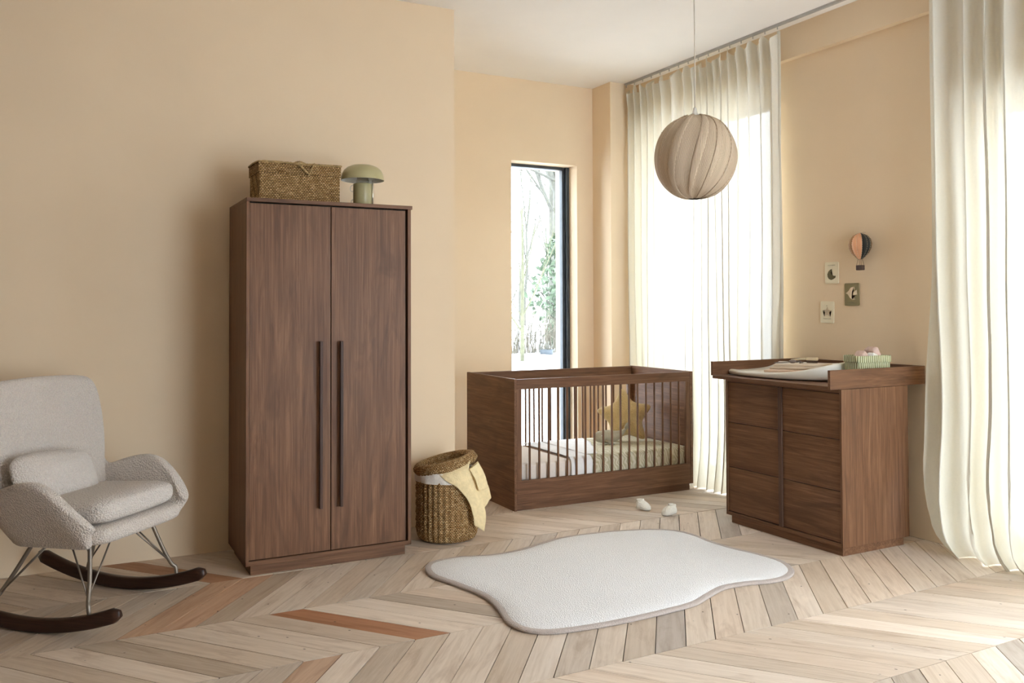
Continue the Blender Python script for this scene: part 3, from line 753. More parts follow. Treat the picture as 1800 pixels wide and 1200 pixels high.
# ================================================================== WALL DECOR
def card(label, yc, zc, w, h, matc, tilt=0):
    t = thing('wall_card', label, 'card', (XW - .0045, yc, zc), group='picture cards on the right wall'); t.rotation_euler = (math.radians(tilt), 0, 0)
    pts = []
    r = .008
    for cx, cz, a0 in ((w / 2 - r, h / 2 - r, 0), (-w / 2 + r, h / 2 - r, 90), (-w / 2 + r, -h / 2 + r, 180), (w / 2 - r, -h / 2 + r, 270)):
        for k in range(5):
            a = math.radians(a0 + k * 22.5); pts.append((cx + r * math.cos(a), cz + r * math.sin(a)))
    bm = new_bm(); A = [bm.verts.new((-.002, p[0], p[1])) for p in pts]; B = [bm.verts.new((.004, p[0], p[1])) for p in pts]
    bm.faces.new(A); bm.faces.new(B[::-1])
    for i in range(len(pts)): bm.faces.new((A[i], A[i - 1], B[i - 1], B[i]))
    obj('card_board', bm, matc, t); return t
def motif(t, name, pts, mat, x=-.0026):
    bm = new_bm(); A = [bm.verts.new((x - .0006, -p[0], p[1])) for p in pts]; B = [bm.verts.new((x + .0005, -p[0], p[1])) for p in pts]
    bm.faces.new(A); bm.faces.new(B[::-1])
    for i in range(len(pts)): bm.faces.new((A[i], A[i - 1], B[i - 1], B[i]))
    bmesh.ops.triangulate(bm, faces=bm.faces); obj(name, bm, mat, t)
cream = plain('cream_card', (.84, .76, .57), .8, var=.03); olive = plain('olive_card', (.255, .215, .11), .8, var=.05)
olive_d = plain('dark_olive_print', (.135, .115, .055), .8); tan = plain('tan_print', (.56, .46, .33), .8); bird_c = plain('beige_print', (.78, .64, .46), .8); faint = plain('faint_print', (.50, .45, .33), .8); faint2 = plain('faint_olive_print', (.32, .28, .17), .8)
def squiggle(t, w, z, mat, seed):
    r = random.Random(seed); bm = new_bm(); x = -w / 2
    while x < w / 2:
        L = w * r.uniform(.06, .12); pts = [(-.0030, -(x + L * k / 5), z + .0035 * math.sin(k * 1.9 + seed) * r.uniform(.6, 1.3)) for k in range(6)]
        tube(bm, pts, .0006, 4); x += L * 1.25
    obj('lettering', bm, mat, t)
# card-local: horizontal axis h -> -y (viewer's right is -y)
c = card('cream wall card with a dark crescent moon, highest of the cards', 3.913, 1.552, .107, .138, cream)
k_ = .138 / 890
mo = [(465, 485), (430, 640), (470, 720), (540, 765), (620, 770), (600, 850), (520, 905), (440, 935), (350, 890), (300, 800), (290, 700), (330, 590), (400, 510)]
def toc(p, cx, cy, k): return ((p[0] - cx) * k * 1.0, -(p[1] - cy) * k)
PXX = .107 / 530; PXZ = .138 / 885
motif(c, 'moon_print', [((p[0] - 455) * PXX, -(p[1] - 640) * PXZ) for p in mo], olive_d); squiggle(c, .055, .049, faint, 1)
c = card('olive wall card with a pale dove flying left, rightmost of the cards', 3.757, 1.411, .110, .140, olive)
bi = [(235, 515), (350, 430), (440, 300), (500, 280), (590, 265), (600, 350), (560, 405), (490, 455), (575, 462), (635, 415), (685, 385), (700, 575), (640, 585), (470, 615), (560, 665), (628, 770), (500, 770), (400, 690), (320, 560)]
motif(c, 'bird_print', [((p[0] - 480) * .110 / 590, -(p[1] - 565) * .140 / 885) for p in bi], bird_c); squiggle(c, .055, -.050, faint2, 2)
c = card('speckled cream wall card with a tan star, lowest of the cards', 3.953, 1.300, .107, .140, cream, 1.5)
st = [(505, 370), (545, 495), (680, 530), (580, 620), (635, 780), (500, 700), (390, 780), (430, 615), (330, 525), (460, 500)]
motif(c, 'star_print', [((p[0] - 500) * PXX, -(p[1] - 600) * PXZ) for p in st], tan); squiggle(c, .060, -.042, faint, 3)
bm = new_bm(); bmesh.ops.create_uvsphere(bm, u_segments=8, v_segments=6, radius=.0022); xform(bm, Matrix.Translation((-.003, .002, .041))); obj('pin', bm, 'hole', c)
# paper balloon
t = thing('paper_balloon', 'striped brown, peach and black hot-air balloon ornament hung on the wall', 'wall ornament', (XW - .052, 3.652, 1.6))
BC = [plain('balloon_' + n, c_, .6, var=.1) for n, c_ in (('brown', (.32, .155, .045)), ('peach', (.72, .36, .19)), ('black', (.012, .014, .012)), ('umber', (.13, .075, .035)), ('cream', (.6, .5, .36)))]
prof = [(0.0015, .128 * 1.06), (.02, .131), (.045, .118), (.064, .095), (.071, .068), (.067, .04), (.052, .012), (.030, -.012), (.014, -.026)]
gores = [1, 0, 0, 3, 0, 3, 0, 3, 3, 2, 2, 1]
for g in range(12):
    a0 = math.radians(180 - 0) - 2 * math.pi * (g + 1) / 12 * -1; a0 = math.pi - (g + 1) * math.pi / 6 + math.radians(10)
    bm = new_bm(); P = []
    for r, z in prof:
        P.append([((r * (1 + .10 * math.sin(math.pi * j / 6))) * .66 * math.cos(a0 + j / 6 * math.pi / 6), (r * (1 + .10 * math.sin(math.pi * j / 6))) * math.sin(a0 + j / 6 * math.pi / 6), z + .05) for j in range(7)])
    grid(bm, P); go = obj('gore', bm, BC[gores[g]], t, smooth=True)
    bm = new_bm()
    for i in range(1, len(prof) - 1):
        for f0, f1 in ((.05, .35), (.55, .85)):
            qa = [prof[i][q] + (prof[i + 1][q] - prof[i][q]) * f0 for q in (0, 1)]; qb = [prof[i][q] + (prof[i + 1][q] - prof[i][q]) * f1 for q in (0, 1)]
            tube(bm, [((q[0] + .0015) * .66 * math.cos(a0), (q[0] + .0015) * math.sin(a0), q[1] + .05) for q in (qa, qb)], .0011, 4)
    obj('stitching', bm, BC[4], go)
bm = new_bm()
for sx_, sy_ in ((-1, -1), (-1, 1), (1, -1), (1, 1)): tube(bm, [(sx_ * .006, sy_ * .010, .026), (sx_ * .013, sy_ * .017, -.012)], .0011, 5)
obj('strings', bm, BC[3], t)
bm = new_bm(); box(bm, -.015, .015, -.0215, .0215, -.043, -.012); obj('basket', bm, plain('dark_brown_basket', (.075, .045, .035), .8, nscale=300, nstr=.6), t, bevel=.003)
bm = new_bm(); tube(bm, [(0, 0, .183), (.03, 0, .19), (.0505, 0, .19)], .0008, 4); obj('hanging_thread', bm, BC[3], t)

# ================================================================== CURTAINS
t = thing('curtain_track', 'grey curtain track running along the ceiling above the windows', 'curtain track', (4.27, 4.0, ZC))
bm = new_bm(); box(bm, -.011, .011, -2.4, 1.925, -.016, -.0005); obj('rail', bm, 'track', t)
def curtain(label, y0, y1, folds, mat, seed, ztop, A0, A1, hooks, xc=4.27, low=None, grp=None, edge=True):
    t = thing('curtain', label, 'curtain', (xc, (y0 + y1) / 2, 0), group='linen curtains before the windows')
    yc = (y0 + y1) / 2; L = y1 - y0; r = random.Random(seed)
    nc = folds * 14; nr = 64; P = []; U = []
    ph = [r.uniform(.65, 1.25) for _ in range(folds + 2)]; off = [r.uniform(-.25, .25) for _ in range(folds + 2)]
    cloth = L * 1.9
    for i in range(nr + 1):
        zf = i / nr; z = ztop * (1 - zf); row = []; ur = []
        for j in range(nc + 1):
            s = j / nc; sw = s + (.035 / 1) * math.sin(2 * math.pi * (s * 1.7 + seed * .13)) * math.sin(math.pi * s); fpos = sw * folds; fi = int(min(fpos, folds - 1e-6)); fr = fpos - fi
            am = (A0 + (A1 - A0) * zf) * (ph[fi] * (1 - fr) + ph[fi + 1] * fr)
            am *= 1 + .45 * noise.noise(Vector((fpos * .6, z * .9, seed)))
            a = 2 * math.pi * (fpos + .22 * noise.noise(Vector((fpos * .4, z * .6, seed + 3))) * zf * 2)
            x = am * math.cos(a) + am * .35 * math.cos(2 * a + off[fi])
            y = s * L + y0 - yc + L / folds * .22 * math.sin(a + .6) + .02 * zf * noise.noise(Vector((fpos * .3, z * .5, seed + 9)))
            zz = z
            if i <= 3:
                hk = abs(math.sin(math.pi * hooks * s)); sag = hk ** .8 * .072
                zz = z - sag * (1 - i / 4); x -= hk * .02 * (1 - i / 4)
            p = [x, y, zz]
            if low: p = low(p, s, zf)
            row.append(tuple(p)); ur.append((s * cloth, z))
        P.append(row); U.append(ur)
    bm = new_bm(); grid(bm, P, False, U); obj('fabric', bm, mat, t, smooth=True)
    if edge:
        bm = new_bm(); PP = []; UU = []
        for i in range(nr + 1):
            p = P[i][0]; q = P[i][3]
            PP.append([(p[0] - .004, p[1] - .002, p[2]), (p[0] - .012, p[1] + .012, p[2]), (p[0] - .004, p[1] + .028, p[2])]); UU.append([(9, p[2]), (9.01, p[2]), (9.03, p[2])])
        grid(bm, PP, False, UU); obj('side_hem', bm, mat, t, smooth=True)
    bm = new_bm(); box(bm, -.003, .003, -.002, .002, -.02, 0); g0 = obj('glider', bm, 'track', t)
    for k in range(hooks + 1):
        lc = (0, y0 - yc + L * k / hooks, ZC - .0165)
        if k == 0: g0.location = lc
        else: copy_obj(g0, t, lc)
    return t
def low1(p, s, zf):
    z = p[2]
    if z < .5:
        q = (1 - z / .5) ** 2; p[0] -= q * .035 * (1 + noise.noise(Vector((s * 9, 0, 1)))); p[2] = max(z, .006 + .012 * abs(noise.noise(Vector((s * 14, 0, 5)))))
    return p
curtain('sheer cream linen curtain behind the cot, glowing over the tall window', 4.205, 5.915, 18, 'curtain', 3, 3.185, .034, .046, 15, low=low1)
def low2(p, s, zf):
    z = p[2]
    if z < .9:
        q = (1 - z / .9) ** 2
        p[1] += -q * .10 * (s) - q * .05 * (1 - s)
        bulge = math.sin(min(1, (1 - z / .9) * 1.15) * math.pi) if z > .03 else 0
        p[0] += -q * .05 - .075 * max(0, math.sin((1 - z / .9) * math.pi * .96)) * (1 - z / .9) * (1 + .8 * noise.noise(Vector((s * 8, z * 2, 3))))
        if z < .14: p[0] += (1 - z / .14) ** 2 * .07
        p[0] += q * .03 * noise.noise(Vector((s * 14, z * 9, 7)))
        p[2] = max(z, .006)
    p[1] += .03 * noise.noise(Vector((s * 3, z * .8, 11))) * min(1, zf * 2) * (1 - s) ** .6
    return p
curtain('heavier cream linen curtain at the right, its hem pooled on the floor', 2.28, 3.115, 6, 'curtain2', 8, 3.19, .040, .065, 7, low=low2)

# ================================================================== PENDANT
R_ = Vector((1222, 272))
D = 4.68
def ray(px, py): return Fv + Rv * ((px - 898.07) / F_PX) - Uv * ((py - 509.66) / F_PX)
pc = Vector((3.127, 3.694, 2.155))
t = thing('pendant_lamp', 'round tan yarn-wrapped pendant lamp hanging from the ceiling', 'pendant lamp', (pc.x, pc.y, 0))
tp = NT('tan_yarn_wrap'); v = tp.coords('UV')
wv = tp.n('ShaderNodeTexWave', wave_type='BANDS', bands_direction='X'); wv.inputs['Scale'].default_value = 48; wv.inputs['Distortion'].default_value = .2; wv.inputs['Detail'].default_value = 2; tp.l(tp.coords('UV', (1, .25, 1)), wv.inputs['Vector'])
bnd = tp.noise(tp.coords('UV', (22, .7, 1)), 1.0, 3, .6)
wr2 = tp.n('ShaderNodeTexWave', wave_type='BANDS', bands_direction='Y'); wr2.inputs['Scale'].default_value = 60; wr2.inputs['Distortion'].default_value = 3; tp.l(v, wr2.inputs['Vector'])
c = tp.ramp(wv.outputs['Fac'], [(.1, (.50, .38, .26)), (.6, (.70, .56, .41)), (1, (.78, .64, .49))])
c = tp.mix(tp.ramp(bnd, [(.35, (.7,) * 3), (.65, (0, 0, 0))]), c, (.52, .40, .28))
ps = tp.princ(c, .8, 0, tp.bump(tp.math('ADD', wv.outputs['Fac'], bnd), .6, .004), .2)
MAT['yarn'] = tp.m
bm = new_bm(); nth, nph = 48, 150; P = []; U = []; rr = .2215
for i in range(nth + 1):
    th = math.radians(12) + (math.radians(172) - math.radians(12)) * i / nth; row = []; ur = []
    for j in range(nph + 1):
        ph = 2 * math.pi * j / nph; tw_ = ph - .24 * (th - 1.5)
        rad = rr * (1 + .010 * math.sin(ph * 13 + 1.5 * math.sin(ph * 3)) * math.sin(th) ** .5 + .006 * noise.noise(Vector((math.cos(ph) * 4, math.sin(ph) * 4, th * 2))))
        e = abs(math.cos(th)) ** 1.0
        x, y, z = rad * math.sin(th) ** .88 * math.cos(tw_), rad * math.sin(th) ** .88 * math.sin(tw_), rad * 1.05 * math.cos(th) * (1.0 - .015 * e)
        if j < nph: row.append((x, y, z + pc.z))
        ur.append((ph * rr, th * rr))
    P.append(row); U.append(ur)
V = grid(bm, P, True, U); obj('lamp_shade', bm, 'yarn', t, smooth=True)
bm = new_bm(); ang0 = math.radians(200)
for k, aw in enumerate((200, 236, 262, 290, 318, 170)):
    a0 = math.radians(aw); w = math.radians(13); PP = []; UU = []
    for i in range(25):
        th = math.radians(14 + 156 * i / 24); row = []; ur = []
        for j in range(5):
            ph = a0 + w * (j / 4 - .5) * (.8 + .3 * math.sin(k + th)) - .30 * (th - 1.5); rad = rr * (1.014 + .006 * math.sin(j / 4 * math.pi))
            row.append((rad * math.sin(th) ** .88 * math.cos(ph), rad * math.sin(th) ** .88 * math.sin(ph), rad * math.cos(th) * 1.04 + pc.z)); ur.append((ph * rr + k, th * rr))
        PP.append(row); UU.append(ur)
    grid(bm, PP, False, UU)
obj('wrapped_bands', bm, 'yarn', t, smooth=True, solid=.003)
bm = new_bm(); lathe(bm, [(.038, pc.z + .224), (.036, pc.z + .232), (.014, pc.z + .246), (.009, pc.z + .272), (.003, pc.z + .276)], 20); obj('cap', bm, 'cap', t, smooth=True)
bm = new_bm(); tube(bm, [(0, 0, pc.z + .26), (.003, 0, pc.z + .6), (0, 0, ZC - .03)], .0032, 8); obj('cord', bm, 'cord', t, smooth=True)
bm = new_bm(); lathe(bm, [(.001, ZC - .035), (.035, ZC - .033), (.05, ZC - .002), (.001, ZC - .001)], 24); obj('ceiling_rose', bm, 'cap', t, smooth=True)

# ================================================================== LAUNDRY BASKET
HC = (2.054, 4.640)
t = thing('laundry_basket', 'round seagrass laundry basket with tilted lid beside the wardrobe', 'laundry basket', (HC[0], HC[1], 0))
def wv_(a, s): return .0042 * math.cos(a * 34) + .0016 * math.sin(s / .011 * math.pi * 2 + math.pi * math.floor(a * 34 / math.pi)) 
bm = new_bm(); prof = [(.12, .003), (.145, .004), (.162, .012), (.172, .03), (.177, .06)] + [(.177 + .002 * math.sin(q), .06 + .29 * q / 40) for q in range(1, 41)]
V = lathe(bm, prof, 170, disp=wv_); bm.faces.new(V[0][::-1]); obj('body', bm, 'weave', t, smooth=True)
bm = new_bm(); lathe(bm, [(.182, .340), (.1845, .352), (.184, .375), (.179, .398), (.170, .404), (.160, .39)], 80, disp=lambda a, s: .0025 * math.sin(a * 9 + s * 60) + .0015 * math.sin(a * 23)); obj('lining', bm, 'lining', t, smooth=True)
# lid : shallow dish with a fat rim, tilted up at the right
bm = new_bm(); rim_ = [(.001, -.012), (.06, -.012), (.105, -.008), (.120, .004)] + [(.153 + .034 * math.cos(a), .034 * math.sin(a)) for a in [math.radians(165 - q * 20) for q in range(0, 15)]] + [(.125, -.024), (.001, -.024)]
lathe(bm, rim_, 150, disp=lambda a, s: .0036 * math.sin(a * 52 + s * 200) + .0024 * math.sin(s * 420 + a * 7))
vd = Vector((.405, .914, 0)); rd = Vector((.914, -.405, 0))
lid = obj('lid', bm, 'weave', t, smooth=True)
tilt = Matrix.Rotation(math.radians(13), 4, Vector((.405, .914, 0)) * -1)
lid.matrix_local = Matrix.Translation((-.008, .004, .432)) @ tilt
# muslin cloth hanging out
def hp(px, py, dep, k=300.):   # lateral / height / toward camera, in the basket's own frame
    w = (px - 786) / k; z = 1.325 - (py - 544) / 307.
    return Vector((HC[0], HC[1], 0)) + rd * w - vd * dep + Vector((0, 0, z))
def drape(rows, nx=6, seedv=0, wr=.004):
    """rows of 3D control points -> smooth grid"""
    R1 = [catmull(r_, nx) for r_ in rows]; cols = list(zip(*R1)); C2 = [catmull(list(c_), nx) for c_ in cols]
    G = [list(q) for q in zip(*C2)]; nI = len(G); nJ = len(G[0])
    out = []
    for i, row in enumerate(G):
        out.append([tuple(p + (-vd) * wr * noise.noise(Vector((i * .35, j * .5, seedv))) + rd * wr * .6 * noise.noise(Vector((i * .4, j * .35, seedv + 5)))) for j, p in enumerate(row)])
    return out
bm = new_bm()
main = [[hp(770, 826, .165), hp(798, 818, .160), hp(826, 808, .120)], [hp(783, 838, .192), hp(802, 832, .188), hp(824, 824, .158)], [hp(803, 851, .186), hp(820, 848, .172), hp(841, 846, .110)],
        [hp(821, 874, .176), hp(833, 872, .160), hp(846, 874, .115)], [hp(829, 896, .168), hp(839, 898, .155), hp(852, 903, .130)], [hp(832, 918, .160), hp(842, 925, .150), hp(849, 930, .140)]]
grid(bm, drape(main, 6, 1))
fl2 = [[hp(822, 822, .150), hp(831, 816, .12), hp(839, 812, .08)], [hp(838, 846, .125), hp(848, 850, .09), hp(853, 846, .05)], [hp(843, 872, .115), hp(856, 866, .08), hp(862, 876, .04)], [hp(847, 892, .11), hp(852, 890, .09), hp(860, 880, .06)]]
grid(bm, drape(fl2, 6, 2))
fl3 = [[hp(824, 821, .165), hp(832, 816, .15), hp(839, 812, .11)], [hp(833, 838, .158), hp(843, 834, .13), hp(849, 830, .10)], [hp(840, 859, .150), hp(849, 859, .13), hp(857, 857, .10)]]
grid(bm, drape(fl3, 6, 3))
o = obj('muslin_cloth', bm, 'cloth', smooth=True, solid=.004, soff=0); tag(o, 'pale yellow muslin cloth hanging out of the laundry basket', 'cloth')

# ================================================================== WARDROBE TOP
WT = 1.8926
t = thing('seagrass_box', 'rectangular seagrass box with lid and rope loop on top of the wardrobe', 'basket', (1.170, 4.675, WT))
def woven_box(bm, x0, x1, y0, y1, z0, z1, seed=0, taper=.0):
    uv = bm.loops.layers.uv.verify()
    per = [(x0, y0), (x1, y0), (x1, y1), (x0, y1)]; nz = 22; s0 = 0
    for e in range(4):
        a, b = Vector(per[e]), Vector(per[(e + 1) % 4]); L = (b - a).length; nu = max(8, int(L / .008)); nn = Vector(((b - a).y, -(b - a).x)).normalized()
        P = []; U = []
        for i in range(nz + 1):
            z = z0 + (z1 - z0) * i / nz; row = []; ur = []
            for j in range(nu + 1):
                q = a + (b - a) * j / nu
                endw = min(1, min(j, nu - j) / 2)
                w = (.0016 * math.cos(j * math.pi) * (1 if i % 2 else -1) + .003 * noise.noise(Vector((q.x * 20, q.y * 20, z * 20 + seed)))) * endw
                zz = z + (.005 * math.sin(q.x * 8) if i == nz else 0)
                row.append((q.x + nn.x * w, q.y + nn.y * w, zz)); ur.append((s0 + L * j / nu, z))
            P.append(row); U.append(ur)
        grid(bm, P, False, U); s0 += L
bm = new_bm(); woven_box(bm, -.212, .215, -.122, .115, .002, .168); bx0 = bm.verts.new
bmesh.ops.remove_doubles(bm, verts=bm.verts, dist=.0008); obj('body', bm, 'weave2', t, smooth=True)
bm = new_bm(); woven_box(bm, -.217, .221, -.127, .120, .150, .2095, 5)
uvv = bm.loops.layers.uv.verify(); P = []; U = []
for i in range(13):
    P.append([(-.217 + .438 * j / 24, -.127 + .247 * i / 12, .2095 - .004 * noise.noise(Vector((i * .3, j * .3, 0))) * (0 < i < 12)) for j in range(25)]); U.append([(.438 * j / 24, .247 * i / 12) for j in range(25)])
grid(bm, P, False, U); ld = obj('lid', bm, 'weave2', t, smooth=True)
bm = new_bm()
def rope(bm, pts, r=.006, tw=.02):
    pts = catmull(pts, 8); 
    for ph in (0, math.pi):
        q = []; s = 0
        for i, p in enumerate(pts):
            if i: s += (pts[i] - pts[i - 1]).length
            a = s / tw * math.pi * 2 + ph; q.append(p + Vector((0, math.cos(a), math.sin(a))) * r * .5)
        tube(bm, q, r * .62, 7)
rope(bm, [(-.219, -.128, .206), (-.08, -.130, .208), (.02, -.131, .205), (.12, -.130, .2065), (.224, -.129, .2085)])
rope(bm, [(-.219, -.128, .206), (-.222, -.02, .209), (-.220, .118, .209)], .005)
obj('rope_trim', bm, 'rope', ld, smooth=True)
bm = new_bm(); rope(bm, [(-.03, -.126, .210), (.0, -.140, .190), (.025, -.145, .165), (.045, -.142, .150)], .007); rope(bm, [(.075, -.132, .213), (.055, -.142, .180), (.045, -.142, .153)], .006); rope(bm, [(-.03, -.128, .211), (.0, -.13, .217), (.04, -.134, .200)], .005)
obj('rope_loop', bm, 'rope', t, smooth=True)
# mushroom lamp
t = thing('table_lamp', 'sage green metal mushroom table lamp on top of the wardrobe', 'table lamp', (1.531, 4.605, WT))
bm = new_bm(); lathe(bm, [(.001, 0), (.050, 0), (.0515, .003), (.0515, .128), (.048, .132), (.001, .132)], 40); obj('base', bm, 'sage', t, smooth=True, bevel=.001)
dp = [(.001, .236), (.03, .2355), (.060, .2315), (.085, .221), (.103, .204), (.113, .184), (.1175, .160), (.1185, .150)]
bm = new_bm(); lathe(bm, dp, 56); obj('lamp_shade', bm, 'sage', t, smooth=True)
bm = new_bm(); lathe(bm, [(.117, .1495), (.1155, .160), (.111, .182), (.10, .202), (.083, .218), (.058, .228), (.001, .232)], 56); obj('shade_lining', bm, 'sage_in', t, smooth=True)
bm = new_bm(); lathe(bm, [(.036, .130), (.036, .150), (.032, .152), (.028, .20), (.001, .20)], 32); obj('lamp_neck', bm, 'chrome', t, smooth=True)
bm = new_bm(); tube(bm, [(.047, -.032, .004), (.047, -.032, .150)], .004, 8); obj('tube', bm, 'chrome', t, smooth=True)
bm = new_bm(); tube(bm, catmull([(-.05, .01, .125), (-.066, .0, .115), (-.070, 0, .095), (-.058, .005, .085), (-.052, .01, .09)], 5), .0022, 6); tube(bm, catmull([(-.05, .01, .045), (-.066, 0, .03), (-.062, 0, .012), (-.05, .03, .0035), (0, .12, .0035), (.02, .2, .003)], 6), .0022, 6)
obj('cable', bm, 'cord', t, smooth=True)

# ================================================================== RUG
RUG = [(1.676, 4.02), (1.705, 4.13), (1.776, 4.205), (1.916, 4.223), (2.084, 4.175), (2.245, 4.175), (2.428, 4.234), (2.609, 4.286), (2.823, 4.284), (3.037, 4.241), (3.201, 4.176), (3.300, 4.08), (3.329, 3.946), (3.318, 3.80), (3.332, 3.643), (3.373, 3.469), (3.38, 3.322), (3.315, 3.19), (3.209, 3.118), (3.09, 3.105), (2.946, 3.138), (2.816, 3.140), (2.675, 3.085), (2.549, 3.034), (2.369, 3.016), (2.157, 3.010), (1.967, 3.022), (1.810, 3.055), (1.727, 3.128), (1.708, 3.247), (1.747, 3.416), (1.765, 3.585), (1.722, 3.80), (1.685, 3.93)]
oc = [Vector((p.x, p.y)) for p in catmull([(x, y, 0) for x, y in RUG], 8, True)]
def inset(poly, d):
    n = len(poly); out = []
    for i in range(n):
        tg = (poly[(i + 2) % n] - poly[i - 2]).normalized(); out.append(poly[i] + Vector((tg.y, -tg.x)) * d)
    return out
area = sum(oc[i - 1].x * oc[i].y - oc[i].x * oc[i - 1].y for i in range(len(oc)))
sg = -1 if area > 0 else 1
t = thing('rug', 'ivory wavy-edged rug with a taupe border on the wooden floor', 'rug', (2.5, 3.65, 0))
def P3(poly, z): return [(p.x - 2.5, p.y - 3.65, z + .0008 * noise.noise(Vector((p.x * 30, p.y * 30, 0)))) for p in poly]
bm = new_bm(); grid(bm, [P3(inset(oc, sg * .004), .0008), P3(oc, .004), P3(oc, .010), P3(inset(oc, sg * .004), .0135), P3(inset(oc, sg * .016), .0150), P3(inset(oc, sg * .030), .0140)], True)
obj('border', bm, 'rug_edge', t, smooth=True)
inn = inset(oc, sg * .030); cen = Vector((2.5, 3.65))
bm = new_bm(); rows = [P3(inn, .013)]
for k in range(0, 9):
    f = 1 - .02 - k * .12 if k else .985
    rows.append([((cen.x + (p.x - cen.x) * f) - 2.5, (cen.y + (p.y - cen.y) * f) - 3.65, .0168 + .0012 * noise.noise(Vector((p.x * f * 12, p.y * f * 12, 3)))) for p in inn])
V = grid(bm, rows, True); bm.faces.new(V[-1]); obj('pile', bm, 'rug', t, smooth=True)

# ================================================================== BOOTIES
def bootie(label, x, y, rz):
    t = thing('baby_bootie', label, 'baby shoe', (x, y, .0), rz, group='pair of baby booties on the floor')
    bm = new_bm(); sec = [(-.047, .012, .018, .030), (-.043, .026, .026, .034), (-.028, .034, .033, .040), (-.008, .037, .036, .037), (.014, .038, .032, .029), (.034, .033, .024, .023), (.047, .020, .015, .018), (.052, .008, .007, .014)]
    rg = []
    for x_, w_, hh, zc in sec:
        rg.append([(x_, w_ * math.cos(a), max(.0015, zc * 1.0 + hh * (math.sin(a) if math.sin(a) > 0 else math.sin(a) * .98))) for a in [2 * math.pi * k / 16 for k in range(16)]])
    V = grid(bm, rg, True); bm.faces.new(V[0][::-1]); bm.faces.new(V[-1]); obj('shoe_body', bm, 'bootie', t, smooth=True, subsurf=1)
    bm = new_bm(); P = []
    for r_, z_ in ((.026, .060), (.031, .070), (.030, .080), (.024, .083), (.018, .074), (.014, .066)):
        P.append([(-.020 + r_ * .9 * math.cos(a), r_ * .75 * math.sin(a), z_ - .008 + .002 * math.cos(a)) for a in [2 * math.pi * k / 18 for k in range(18)]])
    V = grid(bm, P, True); obj('cuff', bm, 'bootie', t, smooth=True, subsurf=1)
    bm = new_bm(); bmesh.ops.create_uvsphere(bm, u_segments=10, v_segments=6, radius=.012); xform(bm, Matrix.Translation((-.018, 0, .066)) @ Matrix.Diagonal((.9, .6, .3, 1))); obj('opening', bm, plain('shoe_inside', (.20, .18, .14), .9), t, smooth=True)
    return t
bootie('fluffy ivory baby bootie nearer the cot, toe turned right', 3.463, 4.640, math.radians(-50))
bootie('fluffy ivory baby bootie nearer the rug, toe turned left', 3.522, 4.442, math.radians(168))

# ================================================================== ROCKING CHAIR
fw = Vector((.757, -.653)); ang = math.atan2(fw.y, fw.x) - math.radians(2)
t = thing('rocking_chair', 'cream boucle rocking armchair with metal legs on dark wooden rockers', 'rocking chair', (.196, 4.275, 0), ang)
# shell columns: (bottom(u,v,z), top(u,v,z))
half = [((.205, .262, .375), (.248, .290, .440)), ((.185, .262, .362), (.182, .338, .510)), ((.130, .262, .357), (.110, .358, .582)), ((.055, .260, .353), (.040, .365, .632)),
        ((-.03, .256, .350), (-.055, .362, .634)), ((-.11, .250, .347), (-.165, .348, .600)), ((-.155, .240, .345), (-.235, .338, .570)), ((-.18, .225, .344), (-.268, .352, .640)),
        ((-.195, .205, .343), (-.305, .366, .800)), ((-.203, .180, .342), (-.328, .364, .940)), ((-.208, .165, .342), (-.340, .350, .990)), ((-.213, .14, .342), (-.347, .310, 1.014)), ((-.22, .10, .342), (-.355, .20, 1.022)), ((-.225, .05, .342), (-.358, .10, 1.026))]
cols = [(Vector((b[0], b[1], b[2])), Vector((q[0], q[1], q[2]))) for b, q in half]
full = cols + [(Vector((-.227, 0, .342)), Vector((-.36, 0, 1.028)))] + [(Vector((b.x, -b.y, b.z)), Vector((q.x, -q.y, q.z))) for b, q in cols[::-1]]
bm = new_bm(); P = []
NR = 9
for i in range(NR + 1):
    f = i / NR; row = []
    for b, q in full:
        p = b.lerp(q, f)
        side = abs(p.y) / .35
        # belly outward low on the sides, slight hollow in the back
        p.y += math.copysign(.022 * math.sin(f * math.pi), p.y) if abs(p.y) > .16 else 0
        p.x -= .02 * math.sin(f * math.pi) * (1 - min(1, side))
        row.append(tuple(p))
    P.append(row)
grid(bm, P); sh = obj('shell', bm, 'teddy', t, smooth=True)
m = sh.modifiers.new('solid', 'SOLIDIFY'); m.thickness = .056; m.offset = 0.0; m.use_rim = True
m = sh.modifiers.new('sub', 'SUBSURF'); m.levels = 2; m.render_levels = 2
def soft(bm, x0, x1, y0, y1, z0, z1, e=4, nu=40, nv=14, tilt=0, dome=0, ez=.55, wr=0):
    cx, cy, cz = (x0 + x1) / 2, (y0 + y1) / 2, (z0 + z1) / 2; a, b, c = (x1 - x0) / 2, (y1 - y0) / 2, (z1 - z0) / 2; rows = []
    for i in range(1, nv):
        la = -math.pi / 2 + math.pi * i / nv; cr = abs(math.cos(la)) ** (ez * .6); sz = math.copysign(abs(math.sin(la)) ** ez, math.sin(la)); row = []
        for k in range(nu):
            an = 2 * math.pi * k / nu; co, si = math.cos(an), math.sin(an)
            x = math.copysign(abs(co) ** (2 / e), co) * a * cr; y = math.copysign(abs(si) ** (2 / e), si) * b * cr
            z = sz * c * (1 + dome * (1 - (x / a) ** 2) * (1 - (y / b) ** 2)) + wr * noise.noise(Vector((x * 8, y * 8, sz)))
            row.append((cx + x, cy + y, cz + z + x * tilt))
        rows.append(row)
    V = grid(bm, rows, True); bm.faces.new(V[0][::-1]); bm.faces.new(V[-1])
bm = new_bm(); soft(bm, -.235, .262, -.285, .285, .342, .428, 7, tilt=.06); obj('seat_base', bm, 'teddy', t, smooth=True, subsurf=1)
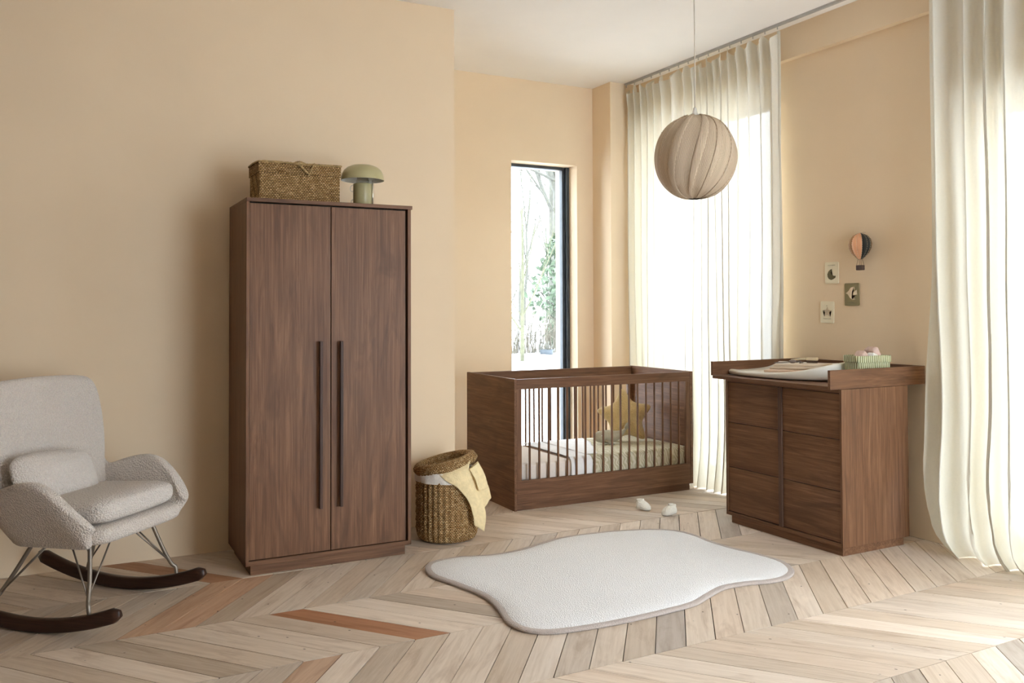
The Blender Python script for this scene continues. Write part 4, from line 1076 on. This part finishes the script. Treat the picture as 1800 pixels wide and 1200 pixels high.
bm = new_bm(); soft(bm, -.215, .245, -.262, .262, .425, .535, 6, tilt=.05, dome=.10, ez=.62, wr=.004); sc_ = obj('seat_cushion', bm, 'teddy_c', t, smooth=True, subsurf=1)
# legs
def bar_obj(name, pts, r, mat='metal'):
    bm = new_bm(); tube(bm, pts, r, 12); return obj(name, bm, mat, t, smooth=True)
RV = .285
def rz_(u): return (u + .08) ** 2 / (2 * 1.15)
for s in (-1, 1):
    bm = new_bm(); P = []
    N = 28
    for i in range(N + 1):
        u = -.575 + .93 * i / N; z0 = rz_(u) + .001; h = .056; w = .021
        ef = min(1, min(i, N - i) / 1.6 + .45)
        sl = (u + .08) / 1.15
        ring_ = []
        for k in range(16):
            a = 2 * math.pi * k / 16; cy, cz = math.cos(a), math.sin(a); e = 4.5
            yy = math.copysign(abs(cy) ** (2 / e), cy) * w * ef; zz = math.copysign(abs(cz) ** (2 / e), cz) * h / 2 * ef
            ring_.append((u - sl * zz, s * RV + yy, z0 + h / 2 + zz))
        P.append(ring_)
    V = grid(bm, P, True); bm.faces.new(V[0][::-1]); bm.faces.new(V[-1]); rk = obj('rocker', bm, 'rocker', t, smooth=True)
    jf = Vector((.205, s * (RV - .003), rz_(.205) + .058)); jr = Vector((-.29, s * (RV - .003), rz_(-.29) + .058))
    bar_obj('leg', catmull([(.130, s * .195, .352), (.165, s * .235, .22), (.186, s * (RV - .018), .145), jf + Vector((-.006, 0, .03)), jf + Vector((0, 0, -.006))], 5), .0088)
    bar_obj('leg', catmull([(-.150, s * .195, .345), (-.215, s * .235, .215), (-.262, s * (RV - .018), .13), jr + Vector((.008, 0, .03)), jr + Vector((0, 0, -.006))], 5), .0088)
    fb = Vector((.184, s * (RV - .018), .150)); rb = Vector((-.258, s * (RV - .018), .135))
    for a, b in ((fb, (.02, s * .18, .350)), (fb, (.13, s * .06, .352)), (rb, (-.06, s * .20, .346)), (rb, (-.15, s * .06, .346))): bar_obj('brace_rod', [a, b], .0036)
# lumbar cushion (loose, so its own thing)
bm = new_bm(); o2 = []
for k in range(44):
    a = 2 * math.pi * k / 44; co, si = math.cos(a), math.sin(a); e = 4.5
    o2.append((math.copysign(abs(co) ** (2 / e), co) * .235 * (1 - .05 * abs(math.sin(a)) ** 4), math.copysign(abs(si) ** (2 / e), si) * .128 * (1 - .07 * abs(math.cos(a)) ** 6)))
puff(bm, o2, .062, 8, .6)
o = obj('lumbar_cushion', bm, 'teddy_c', smooth=True, subsurf=1)
CHM = Matrix.Translation((.196, 4.275, 0)) @ Matrix.Rotation(ang, 4, 'Z')
# cushion local x -> chair lateral, y -> chair depth, z up
o.matrix_world = CHM @ Matrix.Translation((-.150, -.075, .588)) @ Matrix.Rotation(math.radians(-4), 4, 'X') @ Matrix.Rotation(math.radians(90), 4, 'Z') @ Matrix.Rotation(math.radians(-24), 4, 'X')
tag(o, 'small cream boucle cushion propped on the rocking chair seat', 'cushion')
